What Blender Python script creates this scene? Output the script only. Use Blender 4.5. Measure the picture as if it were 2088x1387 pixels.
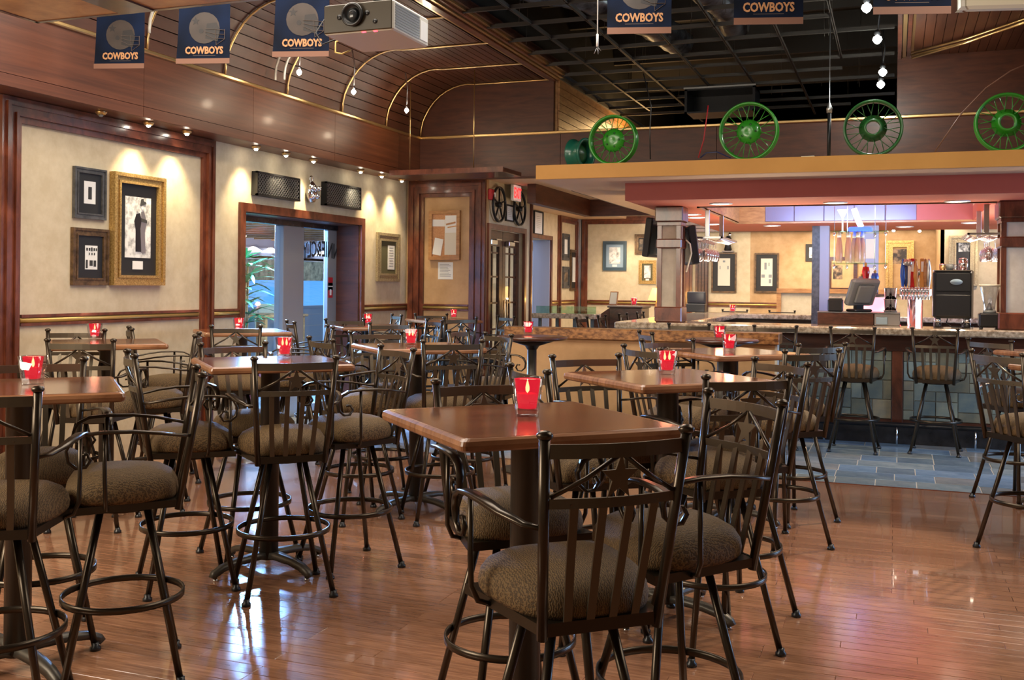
import bpy, math, random
from mathutils import Vector, Matrix
random.seed(7)
PI = math.pi
R = math.radians
S = bpy.context.scene
for o in list(bpy.data.objects): bpy.data.objects.remove(o)
C = S.collection

# ------------------------------------------------------------------ camera, world, sun, large lights, exposure
F_PX, CAM_H, YAW = 2088.0, 1.5, math.atan(781 / 2088.0)
cam = bpy.data.objects.new('camera', bpy.data.cameras.new('camera'))
C.objects.link(cam)
cam.data.sensor_width = 36; cam.data.lens = 36 * F_PX / 2088
cam.data.shift_y = -(693.5 - 582) / 2088
cam.data.clip_start = .05; cam.data.clip_end = 300
cam.matrix_world = (Matrix.Translation((0, 0, CAM_H)) @ Matrix.Rotation(YAW, 4, 'Z')
                    @ Matrix.Rotation(R(90), 4, 'X') @ Matrix.Rotation(R(.6), 4, 'Z'))
S.camera = cam
S.view_settings.view_transform = 'Standard'; S.view_settings.look = 'None'
S.view_settings.gamma = 1; S.view_settings.use_curve_mapping = False
S.view_settings.exposure = 0.82
S.cycles.use_denoising = True
S.cycles.max_bounces = 6; S.cycles.diffuse_bounces = 3; S.cycles.glossy_bounces = 3
S.cycles.transmission_bounces = 6; S.cycles.transparent_max_bounces = 8
S.cycles.caustics_reflective = False; S.cycles.caustics_refractive = False
S.cycles.sample_clamp_indirect = 4
w = bpy.data.worlds.new('world'); S.world = w; w.use_nodes = True
w.node_tree.nodes['Background'].inputs[0].default_value = (.50, .68, 1.0, 1)
w.node_tree.nodes['Background'].inputs[1].default_value = 1.1

def light(kind, loc, energy, color=(1, 1, 1), size=.1, target=None, rot=None, size_y=None, spot=60, blend=.5, name=None):
    d = bpy.data.lights.new(name or kind.lower() + '_light', kind)
    d.energy = energy; d.color = color
    if kind == 'AREA':
        d.size = size
        if size_y: d.shape = 'RECTANGLE'; d.size_y = size_y
    elif kind == 'SUN': d.angle = size
    else: d.shadow_soft_size = size
    if kind == 'SPOT': d.spot_size = R(spot); d.spot_blend = blend
    o = bpy.data.objects.new(d.name, d); C.objects.link(o); o.location = loc
    if target is not None:
        o.rotation_euler = (Vector(target) - Vector(loc)).to_track_quat('-Z', 'Y').to_euler()
    elif rot: o.rotation_euler = rot
    return o
WARM = (1, .80, .56); SOFT = (1, .88, .74); DAY = (.30, .56, 1.0)
# daylight coming in through the patio door in the left wall
light('AREA', (-7.45, 10.8, 2.40), 850, DAY, 1.1, target=(-1.5, 9.2, .0), size_y=.5, name='patio_daylight')
# fill added over the tables (above the frame), lighting over the rear
light('AREA', (-3.2, 5.4, 3.92), 120, SOFT, 3.6, target=(-3.2, 5.4, 0), size_y=3.2, name='ceiling_fill')
light('AREA', (1.6, 5.0, 3.92), 75, SOFT, 2.6, target=(1.6, 5.0, 0), size_y=3.2, name='ceiling_fill')
light('AREA', (-4.7, .9, 2.7), 110, (1, .86, .68), 2.6, target=(-2.6, 5.5, 1.2), size_y=1.6, name='rear_fill')  # unseen interior fill added near the camera, brightens the stool backs
light('AREA', (-3.4, 15.6, 2.6), 70, SOFT, 2.2, target=(-3.4, 16.2, 0), size_y=3.0, name='lobby_wash')
light('AREA', (-.6, 16.6, 2.6), 60, WARM, 3.0, target=(-.6, 17.4, 0), size_y=1.6, name='dining_wash')
light('AREA', (5.05, 9.9, 1.7), 130, (.34, .58, 1), 3.2, target=(-.5, 9.9, .1), size_y=1.5, name='added_side_fill')  # unseen blue light added to brighten the slate floor and bar
light('SPOT', (1.7, 9.4, 3.95), 420, WARM, .05, target=(-.45, 5.7, 0), spot=24, blend=.5, name='track_beam')
light('AREA', (-7.6, 17.5, 2.3), 45, (.62, .78, 1), 2.0, target=(-13, 14.5, .9), size_y=2.0, name='patio_fill')  # hidden area light added to brighten the patio outside
light('AREA', (-.2, 11.62, .96), 80, WARM, 4.2, rot=(PI, 0, 0), size_y=.3, name='back_bar_strip')

# ------------------------------------------------------------------ measuring: points on real planes seen at a pixel
_c, _s, _cr, _sr = math.cos(YAW), math.sin(YAW), math.cos(R(.6)), math.sin(R(.6))
def ray(px, py):
    a, b = px - 1044.0, py - 582.0
    u = (a * _cr + b * _sr) / F_PX; v = (-a * _sr + b * _cr) / F_PX
    return (-_s + u * _c, _c + u * _s, -v)
def onz(px, py, z):
    r = ray(px, py); t = (z - CAM_H) / r[2]; return r[0] * t, r[1] * t
def ony(px, py, y):
    r = ray(px, py); t = y / r[1]; return r[0] * t, CAM_H + r[2] * t
def onx(px, py, x):
    r = ray(px, py); t = x / r[0]; return r[1] * t, CAM_H + r[2] * t

# ------------------------------------------------------------------ materials
def nd(nt, t, **k):
    n = nt.nodes.new(t)
    for a, b in k.items(): setattr(n, a, b)
    return n
def base(name, color=(.5, .5, .5), rough=.5, metal=0., coat=0., spec=.5):
    m = bpy.data.materials.new(name); m.use_nodes = True
    b = m.node_tree.nodes['Principled BSDF']
    b.inputs['Base Color'].default_value = (*color, 1); b.inputs['Roughness'].default_value = rough
    b.inputs['Metallic'].default_value = metal; b.inputs['Coat Weight'].default_value = coat
    b.inputs['Specular IOR Level'].default_value = spec
    return m, m.node_tree, b
def flat(name, color, rough=.5, metal=0., **k): return base(name, color, rough, metal, **k)[0]
def ramp(nt, src, stops):
    r = nd(nt, 'ShaderNodeValToRGB')
    e = r.color_ramp.elements
    while len(e) < len(stops): e.new(.5)
    for i, (p, c) in enumerate(stops): e[i].position = p; e[i].color = (*c, 1)
    nt.links.new(src, r.inputs[0]); return r.outputs[0]
def mapped(nt, scale, rot=(0, 0, 0)):
    t = nd(nt, 'ShaderNodeTexCoord'); m = nd(nt, 'ShaderNodeMapping')
    m.inputs['Scale'].default_value = scale; m.inputs['Rotation'].default_value = rot
    nt.links.new(t.outputs['Object'], m.inputs[0]); return m.outputs[0]
def bump(nt, b, h, strength=.2, dist=.01):
    n = nd(nt, 'ShaderNodeBump'); n.inputs['Strength'].default_value = strength; n.inputs['Distance'].default_value = dist
    nt.links.new(h, n.inputs['Height']); nt.links.new(n.outputs[0], b.inputs['Normal'])
def noise(nt, vec, scale, detail=4, rough=.6, dist=0.):
    n = nd(nt, 'ShaderNodeTexNoise'); n.inputs['Scale'].default_value = scale; n.inputs['Detail'].default_value = detail
    n.inputs['Roughness'].default_value = rough; n.inputs['Distortion'].default_value = dist
    if vec is not None: nt.links.new(vec, n.inputs['Vector'])
    return n.outputs[0]
def wood(name, dark, lite, scale=(2, 2, 22), rough=.3, coat=.3, vary=0., ns=1.0, b_=.08):
    m, nt, b = base(name, lite, rough, coat=coat)
    b.inputs['Coat Roughness'].default_value = .12
    f = noise(nt, mapped(nt, scale), 3 * ns, 6, .62, .6)
    col = ramp(nt, f, [(.32, dark), (.68, lite)])
    if vary:
        oi = nd(nt, 'ShaderNodeObjectInfo'); hs = nd(nt, 'ShaderNodeHueSaturation')
        mr = nd(nt, 'ShaderNodeMapRange'); mr.inputs['To Min'].default_value = 1 - vary; mr.inputs['To Max'].default_value = 1 + vary
        nt.links.new(oi.outputs['Random'], mr.inputs['Value']); nt.links.new(mr.outputs[0], hs.inputs['Value'])
        nt.links.new(col, hs.inputs['Color']); col = hs.outputs[0]
    nt.links.new(col, b.inputs['Base Color']); bump(nt, b, f, b_, .003)
    return m
def mottled(name, a, c, scale=6, rough=.7, detail=5, b_=0., lo=.35, hi=.65, stretch=(1, 1, 1), metal=0., coat=0., vary=0.):
    m, nt, b = base(name, c, rough, metal, coat=coat)
    f = noise(nt, mapped(nt, stretch), scale, detail)
    col = ramp(nt, f, [(lo, a), (hi, c)])
    if vary:
        oi = nd(nt, 'ShaderNodeObjectInfo'); hs = nd(nt, 'ShaderNodeHueSaturation')
        mr = nd(nt, 'ShaderNodeMapRange'); mr.inputs['To Min'].default_value = 1 - vary; mr.inputs['To Max'].default_value = 1 + vary
        nt.links.new(oi.outputs['Random'], mr.inputs['Value']); nt.links.new(mr.outputs[0], hs.inputs['Value'])
        wn = nd(nt, 'ShaderNodeTexWhiteNoise', noise_dimensions='1D'); nt.links.new(oi.outputs['Random'], wn.inputs['W'])
        tn = ramp(nt, wn.outputs['Value'], [(.2, (.74, .98, 1.15)), (.55, (.95, 1.0, .86)), (.9, (1.12, .92, .70))])
        mx = nd(nt, 'ShaderNodeMix', data_type='RGBA', blend_type='MULTIPLY'); mx.inputs[0].default_value = .8
        nt.links.new(col, mx.inputs[6]); nt.links.new(tn, mx.inputs[7]); nt.links.new(mx.outputs[2], hs.inputs['Color']); col = hs.outputs[0]
    nt.links.new(col, b.inputs['Base Color'])
    if b_: bump(nt, b, f, b_, .01)
    return m
def glow(name, color, strength, basecol=None):
    m, nt, b = base(name, basecol or color, .4)
    b.inputs['Emission Color'].default_value = (*color, 1); b.inputs['Emission Strength'].default_value = strength
    return m
def glassy(name, color=(1, 1, 1), rough=.02, alpha=None, ior=1.45):
    m, nt, b = base(name, color, rough)
    b.inputs['Transmission Weight'].default_value = 1; b.inputs['IOR'].default_value = ior
    return m
def pane_mat(name, tint=(.9, .95, 1), mixf=.12):
    m = bpy.data.materials.new(name); m.use_nodes = True; nt = m.node_tree; nt.nodes.clear()
    o = nd(nt, 'ShaderNodeOutputMaterial'); mx = nd(nt, 'ShaderNodeMixShader'); t = nd(nt, 'ShaderNodeBsdfTransparent')
    g = nd(nt, 'ShaderNodeBsdfGlossy'); g.inputs['Roughness'].default_value = .02; t.inputs[0].default_value = (*tint, 1)
    fr = nd(nt, 'ShaderNodeLayerWeight'); pw = nd(nt, 'ShaderNodeMath', operation='POWER'); pw.inputs[1].default_value = 4.5
    nt.links.new(fr.outputs['Facing'], pw.inputs[0]); ad = nd(nt, 'ShaderNodeMath', operation='MULTIPLY_ADD'); ad.inputs[1].default_value = .6; ad.inputs[2].default_value = .02 + mixf * .25
    nt.links.new(pw.outputs[0], ad.inputs[0]); nt.links.new(ad.outputs[0], mx.inputs[0])
    nt.links.new(t.outputs[0], mx.inputs[1]); nt.links.new(g.outputs[0], mx.inputs[2]); nt.links.new(mx.outputs[0], o.inputs[0])
    return m

def glow_cup():      # red wax cup; the candlelight inside it is put in as emission
    m = bpy.data.materials.new('glowing_red_candle_cup'); m.use_nodes = True; nt = m.node_tree; nt.nodes.clear()
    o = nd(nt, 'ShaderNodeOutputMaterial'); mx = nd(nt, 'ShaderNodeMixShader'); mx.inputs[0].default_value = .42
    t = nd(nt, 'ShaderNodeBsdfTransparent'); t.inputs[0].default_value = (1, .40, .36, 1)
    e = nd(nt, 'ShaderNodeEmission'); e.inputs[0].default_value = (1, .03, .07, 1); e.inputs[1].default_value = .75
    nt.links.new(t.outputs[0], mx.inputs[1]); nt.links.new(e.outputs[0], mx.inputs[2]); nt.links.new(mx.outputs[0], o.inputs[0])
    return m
M = {}
M['mahog'] = wood('mahogany_trim', (.060, .014, .007), (.21, .060, .028), (3, 3, 1.2), .28, .35)
M['mahogH'] = wood('mahogany_board', (.052, .013, .005), (.115, .031, .012), (1.2, 1.2, 8), .45, .0, ns=.7)
M['soffit'] = wood('soffit_veneer', (.090, .024, .008), (.17, .051, .019), (1.0, .35, 9), .42, .05, vary=.06, ns=.8)
M['darkwood'] = wood('dark_stained_wood', (.035, .012, .007), (.10, .034, .018), (3, 3, 9), .3, .3)
M['vault'] = wood('beadboard_wood', (.062, .018, .007), (.125, .041, .018), (2, .3, 2), .5, .0, vary=.12)
M['floorwood'] = wood('plank_wood', (.21, .094, .050), (.40, .198, .110), (1.1, 12, 1), .14, .45, vary=.20, ns=1.6, b_=.05)
M['table'] = wood('tabletop_wood', (.11, .036, .014), (.25, .095, .040), (1.2, 9, 1), .13, .6, ns=1.2, b_=.03)
M['tableedge'] = wood('tabletop_edge', (.16, .060, .024), (.38, .18, .085), (1.2, 9, 1), .28, .3, ns=1.2, b_=.03)
M['oakwood'] = wood('light_oak', (.30, .13, .045), (.52, .27, .10), (2, 2, 9), .4, .1)
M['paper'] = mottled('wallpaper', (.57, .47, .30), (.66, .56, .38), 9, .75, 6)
M['paperhi'] = mottled('column_wallpaper', (.52, .46, .36), (.62, .56, .45), 9, .7, 6)
M['cork'] = mottled('cork', (.50, .24, .11), (.62, .33, .16), 60, .8)
M['tan'] = mottled('tan_plaster', (.45, .27, .12), (.56, .35, .17), 4, .6)
M['gold'] = flat('gold_trim', (.62, .42, .13), .35, .55)
M['brass'] = flat('brass', (.70, .47, .20), .28, .9)
M['giltfr'] = mottled('gilt_frame', (.36, .21, .06), (.66, .44, .16), 70, .35, 3, .3, metal=.6)
M['silverfr'] = mottled('antique_gold_frame', (.26, .20, .11), (.48, .39, .23), 80, .4, 3, .3, metal=.4)
M['greyfr'] = mottled('dark_grey_frame', (.045, .045, .045), (.10, .10, .10), 20, .4)
M['bronzefr'] = mottled('bronze_frame', (.06, .035, .018), (.19, .11, .05), 20, .35, metal=.3)
M['bluefr'] = flat('slate_blue_frame', (.06, .10, .13), .4)
M['black'] = flat('black_mat', (.012, .012, .012), .55)
M['bluemat'] = flat('blue_grey_mat', (.26, .36, .45), .7)
M['greenmat'] = flat('olive_mat', (.10, .09, .04), .7)
M['white'] = flat('white_paper', (.80, .80, .76), .6)
M['cream'] = flat('cream_paper', (.70, .66, .54), .7)
M['ink'] = flat('ink', (.03, .03, .03), .7)
M['photo'] = mottled('monochrome_print', (.02, .02, .02), (.75, .75, .72), 16, .4, 8, lo=.40, hi=.60)
M['photolt'] = mottled('pale_monochrome_print', (.20, .20, .19), (.80, .80, .77), 14, .4, 8, lo=.34, hi=.56)
M['photobr'] = mottled('brown_print', (.02, .012, .008), (.40, .27, .16), 9, .4, 6, lo=.45, hi=.66)
M['metal'] = base('bronze_black_metal', (.064, .050, .036), .28, .78)[0]
M['flatbar'] = base('satin_bronze_bar', (.115, .094, .066), .40, .70)[0]
M['pole'] = base('charcoal_metal', (.10, .09, .075), .42, .6)[0]
M['chrome'] = flat('chrome', (.75, .76, .78), .12, 1)
M['steel'] = flat('brushed_steel', (.50, .51, .52), .3, .9)
M['blackm'] = flat('black_metal', (.02, .02, .022), .35, .5)
M['blackpl'] = flat('black_plastic', (.016, .017, .019), .32)
M['grille'] = flat('grille_metal', (.05, .048, .045), .42, .6)
M['greypl'] = flat('grey_plastic', (.22, .24, .25), .4)
M['whitepl'] = flat('off_white_plastic', (.62, .60, .52), .4)
M['green'] = flat('green_paint', (.025, .27, .014), .3, coat=.4)
M['dkgreen'] = flat('dark_green_paint', (.015, .11, .02), .3, coat=.4)
M['teal'] = flat('teal_paint', (.012, .13, .085), .3, coat=.4)
M['yellow'] = mottled('ochre_paint', (.55, .27, .055), (.60, .30, .065), 2, .6)
M['beige'] = mottled('beige_paint', (.70, .46, .28), (.74, .50, .31), 2, .65)
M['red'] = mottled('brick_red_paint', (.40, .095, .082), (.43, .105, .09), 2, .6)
M['redhi'] = mottled('uplit_red_ceiling', (.60, .15, .09), (.64, .165, .10), 2, .65)  # brighter copy of the red, light from the bar below put into it
M['ivory'] = flat('ivory_paint', (.72, .66, .50), .6)
M['slateblk'] = mottled('black_kickboard', (.012, .012, .014), (.035, .035, .04), 8, .25)
M['void'] = flat('black_ceiling_void', (.012, .012, .011), .8)
M['tbar'] = flat('dusty_ceiling_grid', (.065, .058, .05), .6, .2)
M['duct'] = mottled('foil_duct', (.03, .035, .045), (.20, .23, .28), 7, .3, 4, .6, metal=.7)
M['granite'] = mottled('granite', (.26, .19, .12), (.66, .55, .40), 26, .14, 8, lo=.36, hi=.62, coat=.4)
M['granbr'] = mottled('brown_granite', (.10, .035, .01), (.44, .21, .07), 42, .3, 8, lo=.36, hi=.64, stretch=(.5, 1, 1))
M['slate'] = mottled('slate_tile', (.19, .24, .25), (.38, .38, .30), 5, .32, 6, .3, vary=.30)
M['floortile'] = mottled('slate_floor_tile', (.17, .22, .28), (.32, .36, .40), 4, .24, 6, .25, vary=.26)  # blue daylight tint put into the slate colour
M['grout'] = flat('grout', (.50, .50, .46), .8)
M['alum'] = flat('aluminium_mullion', (.33, .34, .34), .45, .3)
M['pane'] = pane_mat('window_pane')
M['glass'] = pane_mat('clear_glass', (.90, .91, .93), .45)
M['glassgr'] = pane_mat('green_edged_glass', (.72, .93, .82), .5)
M['redglass'] = glassy('ruby_glass', (1, .10, .10), .03)
M['wax'] = glow('glowing_red_wax', (.75, .0, .03), .5, (.4, .004, .02))  # emission stands in for candlelight shining through the wax
M['fire'] = glow('candle_flame', (1, .62, .30), 26)
M['redwax'] = glow_cup()
M['bulb'] = glow('lamp_bulb', (1, .90, .74), 45)
M['lampdim'] = glow('dim_lamp_shade', (1, .92, .8), 3)
M['bulbw'] = glow('cool_lamp_bulb', (.95, .97, .92), 40)
M['reclight'] = glow('recessed_lens', (1, .86, .66), 7)
M['lampshade'] = glow('lit_lampshade', (1, .52, .10), 2.2)
M['exit'] = glow('exit_face', (1, .62, .55), .22)
M['crystal'] = pane_mat('drinking_glass', (.95, .96, .98), 1.6)
M['exitred'] = glow('exit_letters', (.85, .05, .05), .8)
M['redled'] = glow('red_led', (1, .03, .05), 5)
M['pinkled'] = glow('pink_lit_panel', (1, .30, .38), 1.3)
M['scr'] = flat('dark_screen', (.03, .035, .04), .15)
M['alarmred'] = flat('alarm_red', (.50, .02, .03), .4)
M['banner'] = mottled('navy_banner_print', (.004, .006, .012), (.008, .018, .055), 2.2, .7, 2); M['banner'].node_tree.nodes['Principled BSDF'].inputs['Specular IOR Level'].default_value = .1
M['bantan'] = flat('tan_banner_strip', (.20, .09, .055), .5)
M['banlet'] = flat('tan_banner_letters', (.46, .23, .10), .6)
M['helmet'] = mottled('helmet_print', (.015, .011, .010), (.060, .042, .036), 3, .35, 2)
M['helmdk'] = flat('helmet_print_dark', (.012, .010, .012), .4)
M['helmlt'] = flat('helmet_print_light', (.12, .085, .07), .6)
M['bluecol'] = flat('blue_lacquer', (.03, .11, .55), .2)
M['navy'] = flat('navy_lacquer', (.02, .03, .12), .2)
M['redcol'] = flat('red_lacquer', (.50, .02, .02), .2)
M['amber'] = flat('amber_lacquer', (.62, .30, .08), .25)
M['pinkglass'] = glassy('rose_bottle_glass', (1, .62, .56), .1); M['pinkglass'].node_tree.nodes['Principled BSDF'].inputs['Transmission Weight'].default_value = .5
M['lav'] = flat('pale_reveal_paint', (.36, .37, .46), .5)
M['projfront'] = flat('dark_projector_front', (.045, .034, .018), .4)
M['bluepan'] = flat('blue_lit_panel', (.22, .20, .30), .3, .2)  # blue light falling on the recess panels put into their colour
M['dimtan'] = mottled('dim_lit_wallpaper', (.42, .26, .12), (.52, .34, .18), 6, .7)  # wallpaper copy with warm, dim light put into its colour
M['leaf'] = mottled('palm_leaf', (.012, .09, .03), (.04, .22, .08), 5, .5)
M['hill'] = mottled('blue_lit_bank', (.10, .42, .70), (.16, .46, .70), 3, .8)  # blue of the outdoor light put into the bank's colour
M['trees'] = mottled('autumn_trees', (.10, .09, .05), (.42, .36, .20), 3, .9, 8)
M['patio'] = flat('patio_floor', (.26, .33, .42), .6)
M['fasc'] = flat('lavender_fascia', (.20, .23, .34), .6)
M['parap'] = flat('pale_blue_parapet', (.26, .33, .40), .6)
M['creampl'] = flat('cream_plastic', (.75, .66, .48), .5)
M['terra'] = flat('red_pot', (.40, .05, .06), .5)
M['ledwhite'] = glow('cool_lit_glass', (.75, .88, 1), 1.6)
M['ledblue'] = glow('blue_lit_base', (.03, .07, 1), 3)

def seat_fabric():
    m, nt, b = base('brown_swirl_fabric', (.16, .09, .045), .75)
    v = mapped(nt, (1, 1, 1))
    wv = nd(nt, 'ShaderNodeTexWave'); wv.inputs['Scale'].default_value = 55; wv.inputs['Distortion'].default_value = 8
    wv.inputs['Detail'].default_value = 3; wv.inputs['Detail Scale'].default_value = 2.2
    nt.links.new(v, wv.inputs['Vector'])
    nt.links.new(ramp(nt, wv.outputs[1], [(.15, (.062, .034, .010)), (.8, (.170, .102, .038))]), b.inputs['Base Color'])
    bump(nt, b, wv.outputs[1], .35, .004)
    return m
M['fabric'] = seat_fabric()
def brickish(name, c1, c2, mortar, bw, bh, ms, rough, coat=0., off=.5, grain=(1, 12, 1)):
    m, nt, b = base(name, c1, rough, coat=coat)
    br = nd(nt, 'ShaderNodeTexBrick'); br.offset = off
    br.inputs['Scale'].default_value = 1; br.inputs['Brick Width'].default_value = bw; br.inputs['Row Height'].default_value = bh
    br.inputs['Mortar Size'].default_value = ms; br.inputs['Mortar Smooth'].default_value = .3
    br.inputs['Color1'].default_value = (*c1, 1); br.inputs['Color2'].default_value = (*c2, 1); br.inputs['Mortar'].default_value = (*mortar, 1)
    nt.links.new(mapped(nt, (1, 1, 1)), br.inputs['Vector'])
    f = noise(nt, mapped(nt, grain), 4, 6)
    mx = nd(nt, 'ShaderNodeMix', data_type='RGBA', blend_type='MULTIPLY'); mx.inputs[0].default_value = .6
    nt.links.new(br.outputs['Color'], mx.inputs[6]); nt.links.new(ramp(nt, f, [(.3, (.62, .58, .55)), (.7, (1.15, 1.15, 1.15))]), mx.inputs[7])
    nt.links.new(mx.outputs[2], b.inputs['Base Color'])
    return m
M['floorfar'] = brickish('plank_floor', (.28, .130, .072), (.375, .184, .103), (.07, .03, .017), 1.1, .083, .0018, .15, .45)
M['tilefar'] = brickish('slate_floor', (.20, .25, .30), (.30, .34, .38), (.30, .30, .28), .42, .30, .004, .26, 0, .5, (1, 1, 1))  # same blue daylight tint put into the far slate

# ------------------------------------------------------------------ mesh builder
class MB:
    def __init__(s): s.v = []; s.f = []; s.sm = []
    def add(s, vs, fs, smooth=False):
        n = len(s.v); s.v += [tuple(p) for p in vs]; s.f += [tuple(i + n for i in f) for f in fs]; s.sm += [smooth] * len(fs); return s
    def mm(s, x0, y0, z0, x1, y1, z1):
        vs = [(x, y, z) for z in (z0, z1) for x, y in ((x0, y0), (x1, y0), (x1, y1), (x0, y1))]
        return s.add(vs, [(3, 2, 1, 0), (4, 5, 6, 7), (0, 1, 5, 4), (1, 2, 6, 5), (2, 3, 7, 6), (3, 0, 4, 7)])
    def box(s, c, d): return s.mm(c[0] - d[0] / 2, c[1] - d[1] / 2, c[2] - d[2] / 2, c[0] + d[0] / 2, c[1] + d[1] / 2, c[2] + d[2] / 2)
    def bev(s, x0, y0, z0, x1, y1, z1, r=.004):     # box with chamfered vertical and top edges
        vs = []
        for z, q in ((z0, 0), (z0 + r, 1), (z1 - r, 1), (z1, 0)):
            k = r if not q else 0
            for x, y in ((x0 + k + r, y0 + k), (x1 - k - r, y0 + k), (x1 - k, y0 + k + r), (x1 - k, y1 - k - r), (x1 - k - r, y1 - k), (x0 + k + r, y1 - k), (x0 + k, y1 - k - r), (x0 + k, y0 + k + r)):
                vs.append((x, y, z))
        fs = [tuple(reversed(range(8))), tuple(range(24, 32))]
        for l in range(3):
            for i in range(8): j = (i + 1) % 8; fs.append((l * 8 + i, l * 8 + j, l * 8 + 8 + j, l * 8 + 8 + i))
        return s.add(vs, fs)
    def sweep(s, path, sec, closed=False, up=None, smooth=True, caps=True):   # sec: list of (a,b) offsets, or function of i
        P = [Vector(p) for p in path]; n = len(P); vs = []; m = None; prev = None
        for i in range(n):
            a = P[(i - 1) % n] if (closed or i > 0) else P[i]; b = P[(i + 1) % n] if (closed or i < n - 1) else P[i]
            t = (b - a).normalized()
            if up is not None: u = Vector(up)
            elif prev is not None: u = prev
            else: u = Vector((0, 0, 1)) if abs(t.z) < .9 else Vector((0, 1, 0))
            n1 = u - t * u.dot(t); n1.normalize(); n2 = t.cross(n1)
            if up is None: prev = n1
            sc = sec(i) if callable(sec) else sec
            m = len(sc)
            for (p, q) in sc: vs.append(P[i] + n1 * p + n2 * q)
        fs = []
        for i in range(n if closed else n - 1):
            k = (i + 1) % n
            for j in range(m): l = (j + 1) % m; fs.append((i * m + j, i * m + l, k * m + l, k * m + j))
        if not closed and caps: fs += [tuple(reversed(range(m))), tuple(range((n - 1) * m, n * m))]
        return s.add(vs, fs, smooth)
    def tube(s, path, r, n=8, closed=False):
        if callable(r): sec = lambda i: [(r(i) * math.cos(2 * PI * k / n), r(i) * math.sin(2 * PI * k / n)) for k in range(n)]
        else: sec = [(r * math.cos(2 * PI * k / n), r * math.sin(2 * PI * k / n)) for k in range(n)]
        return s.sweep(path, sec, closed)
    def bar(s, path, wd, th, up): return s.sweep(path, [(-wd / 2, -th / 2), (wd / 2, -th / 2), (wd / 2, th / 2), (-wd / 2, th / 2)], up=up, smooth=False)
    def lathe(s, prof, n=24, c=(0, 0, 0), smooth=True, axis='z', sx=1, sy=1):
        vs = []; 
        for r, z in prof:
            for k in range(n):
                a = 2 * PI * k / n; x, y = r * math.cos(a) * sx, r * math.sin(a) * sy
                p = (x, y, z) if axis == 'z' else ((x, z, y) if axis == 'y' else (z, x, y))
                vs.append((p[0] + c[0], p[1] + c[1], p[2] + c[2]))
        fs = []
        for i in range(len(prof) - 1):
            for k in range(n): l = (k + 1) % n; fs.append((i * n + k, i * n + l, (i + 1) * n + l, (i + 1) * n + k))
        ring = prof[0] == prof[-1]
        if prof[0][0] > 1e-6 and not ring: fs.append(tuple(reversed(range(n))))
        if prof[-1][0] > 1e-6 and not ring: fs.append(tuple(range((len(prof) - 1) * n, len(prof) * n)))
        return s.add(vs, fs, smooth)
    def prism(s, poly, t0, t1, axis='y'):   # poly in the plane across the axis
        def P(a, b, t): return (a, t, b) if axis == 'y' else ((t, a, b) if axis == 'x' else (a, b, t))
        n = len(poly); vs = [P(a, b, t0) for a, b in poly] + [P(a, b, t1) for a, b in poly]
        fs = [tuple(range(n)), tuple(reversed(range(n, 2 * n)))] + [(i, (i + 1) % n, n + (i + 1) % n, n + i) for i in range(n)]
        return s.add(vs, fs)
    def mesh(s, name):
        me = bpy.data.meshes.new(name); me.from_pydata(s.v, [], s.f); me.polygons.foreach_set('use_smooth', s.sm)
        import bmesh
        b = bmesh.new(); b.from_mesh(me); bmesh.ops.remove_doubles(b, verts=b.verts, dist=1e-6); bmesh.ops.recalc_face_normals(b, faces=b.faces); b.to_mesh(me); b.free()
        me.update(); return me
def obj(name, mb, mat, parent=None, loc=None):
    o = bpy.data.objects.new(name, mb.mesh(name) if isinstance(mb, MB) else mb); C.objects.link(o)
    if mat is not None and not o.data.materials: o.data.materials.append(M[mat] if isinstance(mat, str) else mat)
    if parent is not None: o.parent = parent
    if loc is not None: o.location = loc
    return o
def struct(name, mb, mat, parent=None):
    o = obj(name, mb, mat, parent)
    if parent is None: o['kind'] = 'structure'
    return o
def tag(o, label, cat, group=None):
    o['label'] = label; o['category'] = cat
    if group: o['group'] = group
    return o
def thing(name, label, cat, loc=(0, 0, 0), rz=0., group=None):
    o = bpy.data.objects.new(name, None); C.objects.link(o); o.location = loc; o.rotation_euler = (0, 0, rz)
    o.empty_display_size = .1
    return tag(o, label, cat, group)
_kids = {}
def copy_tree(o, parent=None):
    c = o.copy(); C.objects.link(c)
    if parent is not None: c.parent = parent
    for ch in list(o.children): copy_tree(ch, c)
    return c
def text_mesh(s, size, bold=0., ext=.001):
    cu = bpy.data.curves.new('t', 'FONT'); cu.body = s; cu.size = size; cu.offset = bold; cu.extrude = ext; cu.align_x = 'CENTER'; cu.resolution_u = 2
    o = bpy.data.objects.new('t', cu); C.objects.link(o)
    bpy.context.view_layer.update()
    me = bpy.data.meshes.new_from_object(o.evaluated_get(bpy.context.evaluated_depsgraph_get()))
    bpy.data.objects.remove(o); bpy.data.curves.remove(cu)
    return me
def text_obj(name, s, size, mat, parent, loc, mirror=False, bold=0., sx=1., warp=None):
    # text facing local -y, upright
    me = text_mesh(s, size, bold)
    for v in me.vertices:
        x, y, z = v.co
        x *= sx
        if warp: x, y = warp(x, y)
        v.co = ((-x if mirror else x), -z, y)
    me.materials.clear()
    return obj(name, me, mat, parent, loc)
# ================================================================== SETTING
WX = -6.05            # left wall
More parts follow.
